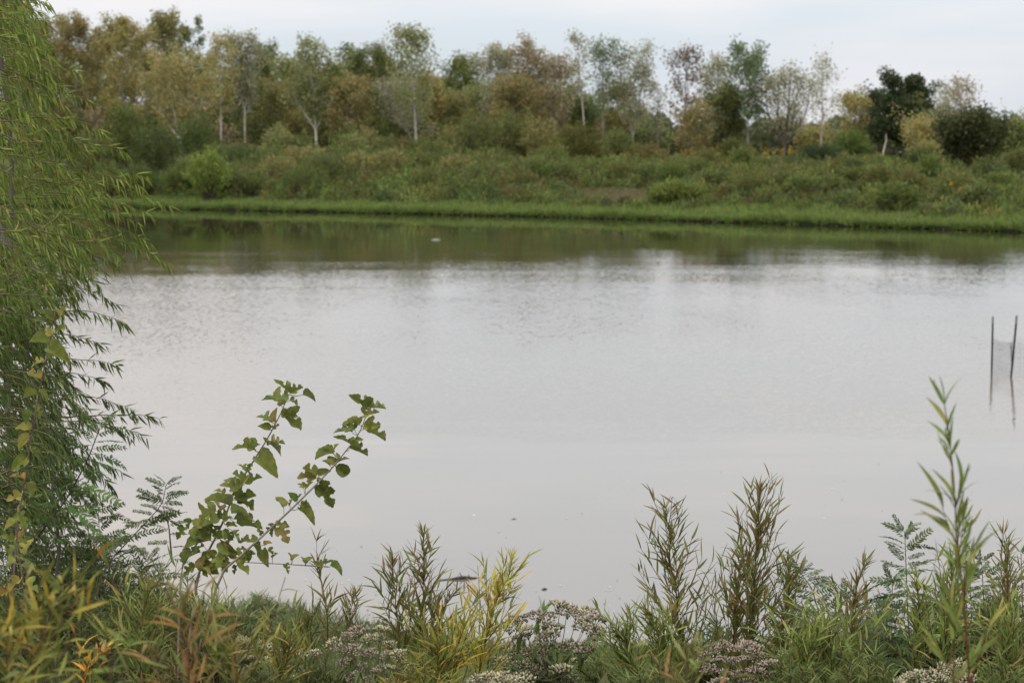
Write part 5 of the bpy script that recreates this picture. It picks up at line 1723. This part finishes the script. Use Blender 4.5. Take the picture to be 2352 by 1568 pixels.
WB('weed', 'tall dark leafy weed mass at the left edge under the willow tree', 60, 1150, 140, 9.0, DK, 1700, seed=23)
WB('weed', 'dark leafy weed left of the small locust sprig', 210, 1185, 110, 9.0, DK, 1500, seed=24)
WB('weed', 'olive gold weed below the small locust sprig', 330, 1290, 110, 7.6, MIXED, 1400, seed=25)
WB('weed', 'dark olive weed at the left edge above the near golden clump', 40, 1340, 120, 6.0, MIXED, 1200, seed=26)
WB('weed', 'olive weed left of the mulberry foot', 190, 1330, 120, 6.8, MIXED, 1400, seed=27)
WB('weed', 'dark green weed between the tall right saplings', 1640, 1430, 80, 8.4, DK, 1000, seed=28)  # this and the next two: dark leaves added as contact shade behind saplings
WB('weed', 'dark green weed behind the fresh green bushy willows', 1870, 1420, 90, 8.5, DK, 1000, seed=29)
WB('weed', 'dark green weed behind the slender red stemmed willow', 2200, 1400, 100, 8.8, DK, 1200, seed=30)
WB('weed', 'leafy green weed between arching locust and upright locust', 2010, 1365, 80, 8.6, GR, 1100, seed=31)
WB('weed', 'leafy green weed right of the upright locust', 2150, 1350, 80, 8.5, GR, 1100, seed=32)
WB('weed', 'leafy olive weed close to the right picture edge', 2290, 1335, 90, 8.4, MIXED, 1200, seed=33)
WB('weed', 'leafy olive weed right of the tallest reddish tipped sapling', 1830, 1370, 70, 8.2, MIXED, 900, seed=34)


def build_bank_grass():
    rng2 = np.random.default_rng(9)
    n = 30000
    x = rng2.uniform(-5.5, 5.5, n)
    ns = near_shore(x)
    y = rng2.uniform(0, 1, n) ** .8 * (ns - 6.5) + 6.5 + .25
    edge = np.clip((ns - y) / 3, 0, 1)
    left = np.interp(x, [-4, -1.6, -.8, 5], [1, 1, .25, .25])
    h = rng2.uniform(.08, .26, n) * (.35 + .65 * np.maximum(edge * .5, left))
    c = np.stack([x, y, ground_z(x, y) - .01], 1)
    global rng
    rng = rng2
    v, f = blades(c, h, rng2.uniform(.004, .010, n), .5)
    t = pick(rng2, [(.12, .16, .06, 3), (.095, .13, .045, 2), (.19, .175, .08, 1)], n, .18)
    o = link('bank_grass', mesh_from('bank_grass', v, f, M_LEAF, np.repeat(t, 5, 0)))
    tag(o, 'fine green grass covering the near bank down to the water', 'grass', kind='stuff')


build_bank_grass()

# ------------------------------------------------------------------ fence in the water
def metal_material():
    m, N, L = new_mat('dark_steel')
    out = N('ShaderNodeOutputMaterial')
    oi = N('ShaderNodeObjectInfo')
    p = N('ShaderNodeBsdfPrincipled')
    p.inputs['Roughness'].default_value = .6
    p.inputs['Metallic'].default_value = .2
    L(oi.outputs['Color'], p.inputs['Base Color'])
    L(p.outputs[0], out.inputs['Surface'])
    return m


M_METAL = metal_material()


def build_fence():
    rng = np.random.default_rng(4)
    b1, b2 = on_water(2278, 853), on_water(2323, 866)
    root = thing('wire_fence', b1, 'wire mesh fence on dark steel posts standing in the water on the right', 'fence')
    loc = np.array(b1)

    def post(b, t, r):
        d = np.array(t) - np.array(b)
        base = np.array(b) - d * .35
        tp = base + d * 1.35
        ax = unit(d)
        tb = Tubes()
        tb.add(np.stack([base, tp]) - loc, [r, r], 6)
        # the T flange and the studs of the post
        sd = unit(np.cross(ax, np.array([0, 1, 0])))
        tb.add(np.stack([base + sd * r * 1.1, tp + sd * r * 1.1]) - loc, [r * .5, r * .5], 4)
        for k in range(9):
            q = base + (tp - base) * (.35 + .07 * k)
            tb.add(np.stack([q - sd * r, q - sd * r * 1.7]) - loc, [r * .5, r * .45], 4)
        o = link('post', tb.mesh('post', M_METAL), root, color=(.02, .024, .022))
        tb = Tubes()
        tb.add(np.stack([tp - d * .13, tp + d * .004]) - loc, [r * 1.15, r * 1.1], 6)
        link('cap', tb.mesh('cap', M_METAL), o, color=(.22, .22, .22))
    post(b1, at(2281, 727, b1.y), .013)
    post(b2, at(2336, 725, b2.y), .014)
    b3 = on_water(2324, 838)
    post(b3, at(2322, 787, b3.y), .006)
    b4 = on_water(2420, 858)
    post(b4, at(2426, 727, b4.y), .013)
    b5 = on_water(2400, 838)
    tb = Tubes()
    for (p, q, y0a, y0b) in ((b1, b2, 776, 784), (b2, b4, 776, 772), (b1, b3, 778, 786), (b3, b5, 786, 780)):
        a0, a1 = np.array(p), np.array(q)
        ha = at(0, y0a, p.y).z
        hb = at(0, y0b, q.y).z
        L_ = np.linalg.norm(a1 - a0)
        nv = max(3, int(L_ / .075))
        for k in range(nv + 1):
            t = k / nv
            b = a0 * (1 - t) + a1 * t
            sag = -.05 * math.sin(math.pi * t)
            top = b + np.array([rng.normal(0, .006), 0, ha * (1 - t) + hb * t + sag])
            tb.add(np.stack([b + np.array([0, 0, -.2]), top]) - loc, [.0015, .0015], 3)
        for j in range(9):
            f = j / 8
            s = np.linspace(0, 1, 8)[:, None]
            ln = a0 * (1 - s) + a1 * s
            ln = ln + np.concatenate([np.zeros((8, 2)), f * (ha * (1 - s) + hb * s - .05 * np.sin(math.pi * s))], 1)
            tb.add(ln - loc, .0015, 3)
    link('wire_mesh', tb.mesh('wire_mesh', M_METAL), root, color=(.10, .10, .11))


build_fence()

# ------------------------------------------------------------------ things floating on the pond
def floating(name, label, cat, pts, radii, col, sides=7, forks=()):
    base = on_water(*pts[len(pts) // 2][:2])
    loc = np.array(base)
    tb = Tubes()
    p = np.array([np.array(on_water(x, y)) + np.array([0, 0, z]) for x, y, z in pts])
    q = along(p, np.linspace(0, 1, 14)) - loc
    q[:, 2] += np.sin(np.arange(14) * 1.7) * .004
    tb.add(q, np.interp(np.linspace(0, 1, 14), np.linspace(0, 1, len(radii)), radii), sides)
    for a, b, r in forks:
        pa = np.array(on_water(*a[:2])) + np.array([0, 0, a[2]]) - loc
        pb = pa + np.array(b)
        tb.add(np.stack([pa, (pa + pb) / 2, pb]), [r, r * .9, r * .6], 5)
    o = link(name, tb.mesh(name, M_WOOD), loc=base, color=col)
    tag(o, label, cat)


floating('floating_branch', 'dark driftwood branch floating flat near the yellow willow sapling', 'branch', [(1000, 1334, -.004), (1020, 1331.5, .002), (1045, 1330, .008), (1075, 1328, .012), (1088, 1328, .004), (1098, 1326, -.004), (1107, 1325, .004), (1117, 1322.5, .012)],
         [.003, .009, .014, .016, .010, .006, .009, .003], (.045, .042, .045), forks=[((1062, 1329, .01), (-.025, 0, .05), .006), ((1076, 1328, .012), (.006, 0, .03), .005)])
floating('water_stick', 'short dark stick poking up just below the driftwood branch', 'stick', [(1066, 1349, -.02), (1066, 1348, .02), (1067, 1346.5, .04)], [.006, .007, .005], (.06, .06, .06))
floating('water_stick', 'thin curved twig standing in the water above the clear boneset', 'stick', [(1243, 1396, -.02), (1242, 1388, .03), (1237, 1380, .05)], [.004, .004, .002], (.10, .10, .10))
floating('floating_leaf', 'small dark leaf floating above the clear standing boneset', 'leaf', [(1244, 1354, .001), (1250, 1353, .005), (1257, 1352.6, .002)], [.003, .012, .002], (.05, .045, .04), sides=5)
floating('floating_leaf', 'dark scrap floating beside the right heads of the clear boneset', 'leaf', [(1362, 1459, .001), (1375, 1457, .006), (1388, 1455, .002)], [.003, .018, .003], (.05, .05, .06), sides=5)
floating('floating_leaf', 'tiny dark fleck on the smooth water left of the tall right saplings', 'leaf', [(1175, 1192, .001), (1180, 1191.6, .004), (1186, 1191.5, .001)], [.002, .007, .002], (.12, .11, .11), sides=5)
floating('floating_bottle', 'small white object floating on the dark reflection of the far bank', 'litter', [(990, 551, -.01), (997, 551, .02), (1004, 551, .02), (1012, 551, -.01)], [.01, .035, .035, .01], (.36, .36, .34))


def build_flecks():
    rng = np.random.default_rng(12)
    n = 150
    px = rng.uniform(700, 1460, n)
    py = rng.uniform(1330, 1530, n)
    k = rng.uniform(size=n) < .35
    px[k] = rng.uniform(500, 2300, k.sum())
    py[k] = rng.uniform(1050, 1400, k.sum())
    P = np.array([on_water(a, b) for a, b in zip(px, py)])
    P[:, 2] = .004
    a = rng.uniform(0, 6.28, n)
    ax = np.stack([np.cos(a), np.sin(a), np.zeros(n)], 1)
    sd = np.stack([-np.sin(a), np.cos(a), np.zeros(n)], 1)
    ln = rng.uniform(.012, .045, n)
    v, f = cards(P, ax, sd, ln, ln * .6)
    v[:, 2] += rng.uniform(0, .004, len(v))
    t = pick(rng, [(.62, .60, .56, 3), (.12, .11, .09, 2), (.40, .38, .32, 1)], n, .1)
    o = link('floating_flecks', mesh_from('floating_flecks', v, f, M_FLOWER, np.repeat(t, 4, 0)))
    tag(o, 'tiny pale flecks and specks drifting on the near water', 'debris', kind='stuff')


build_flecks()
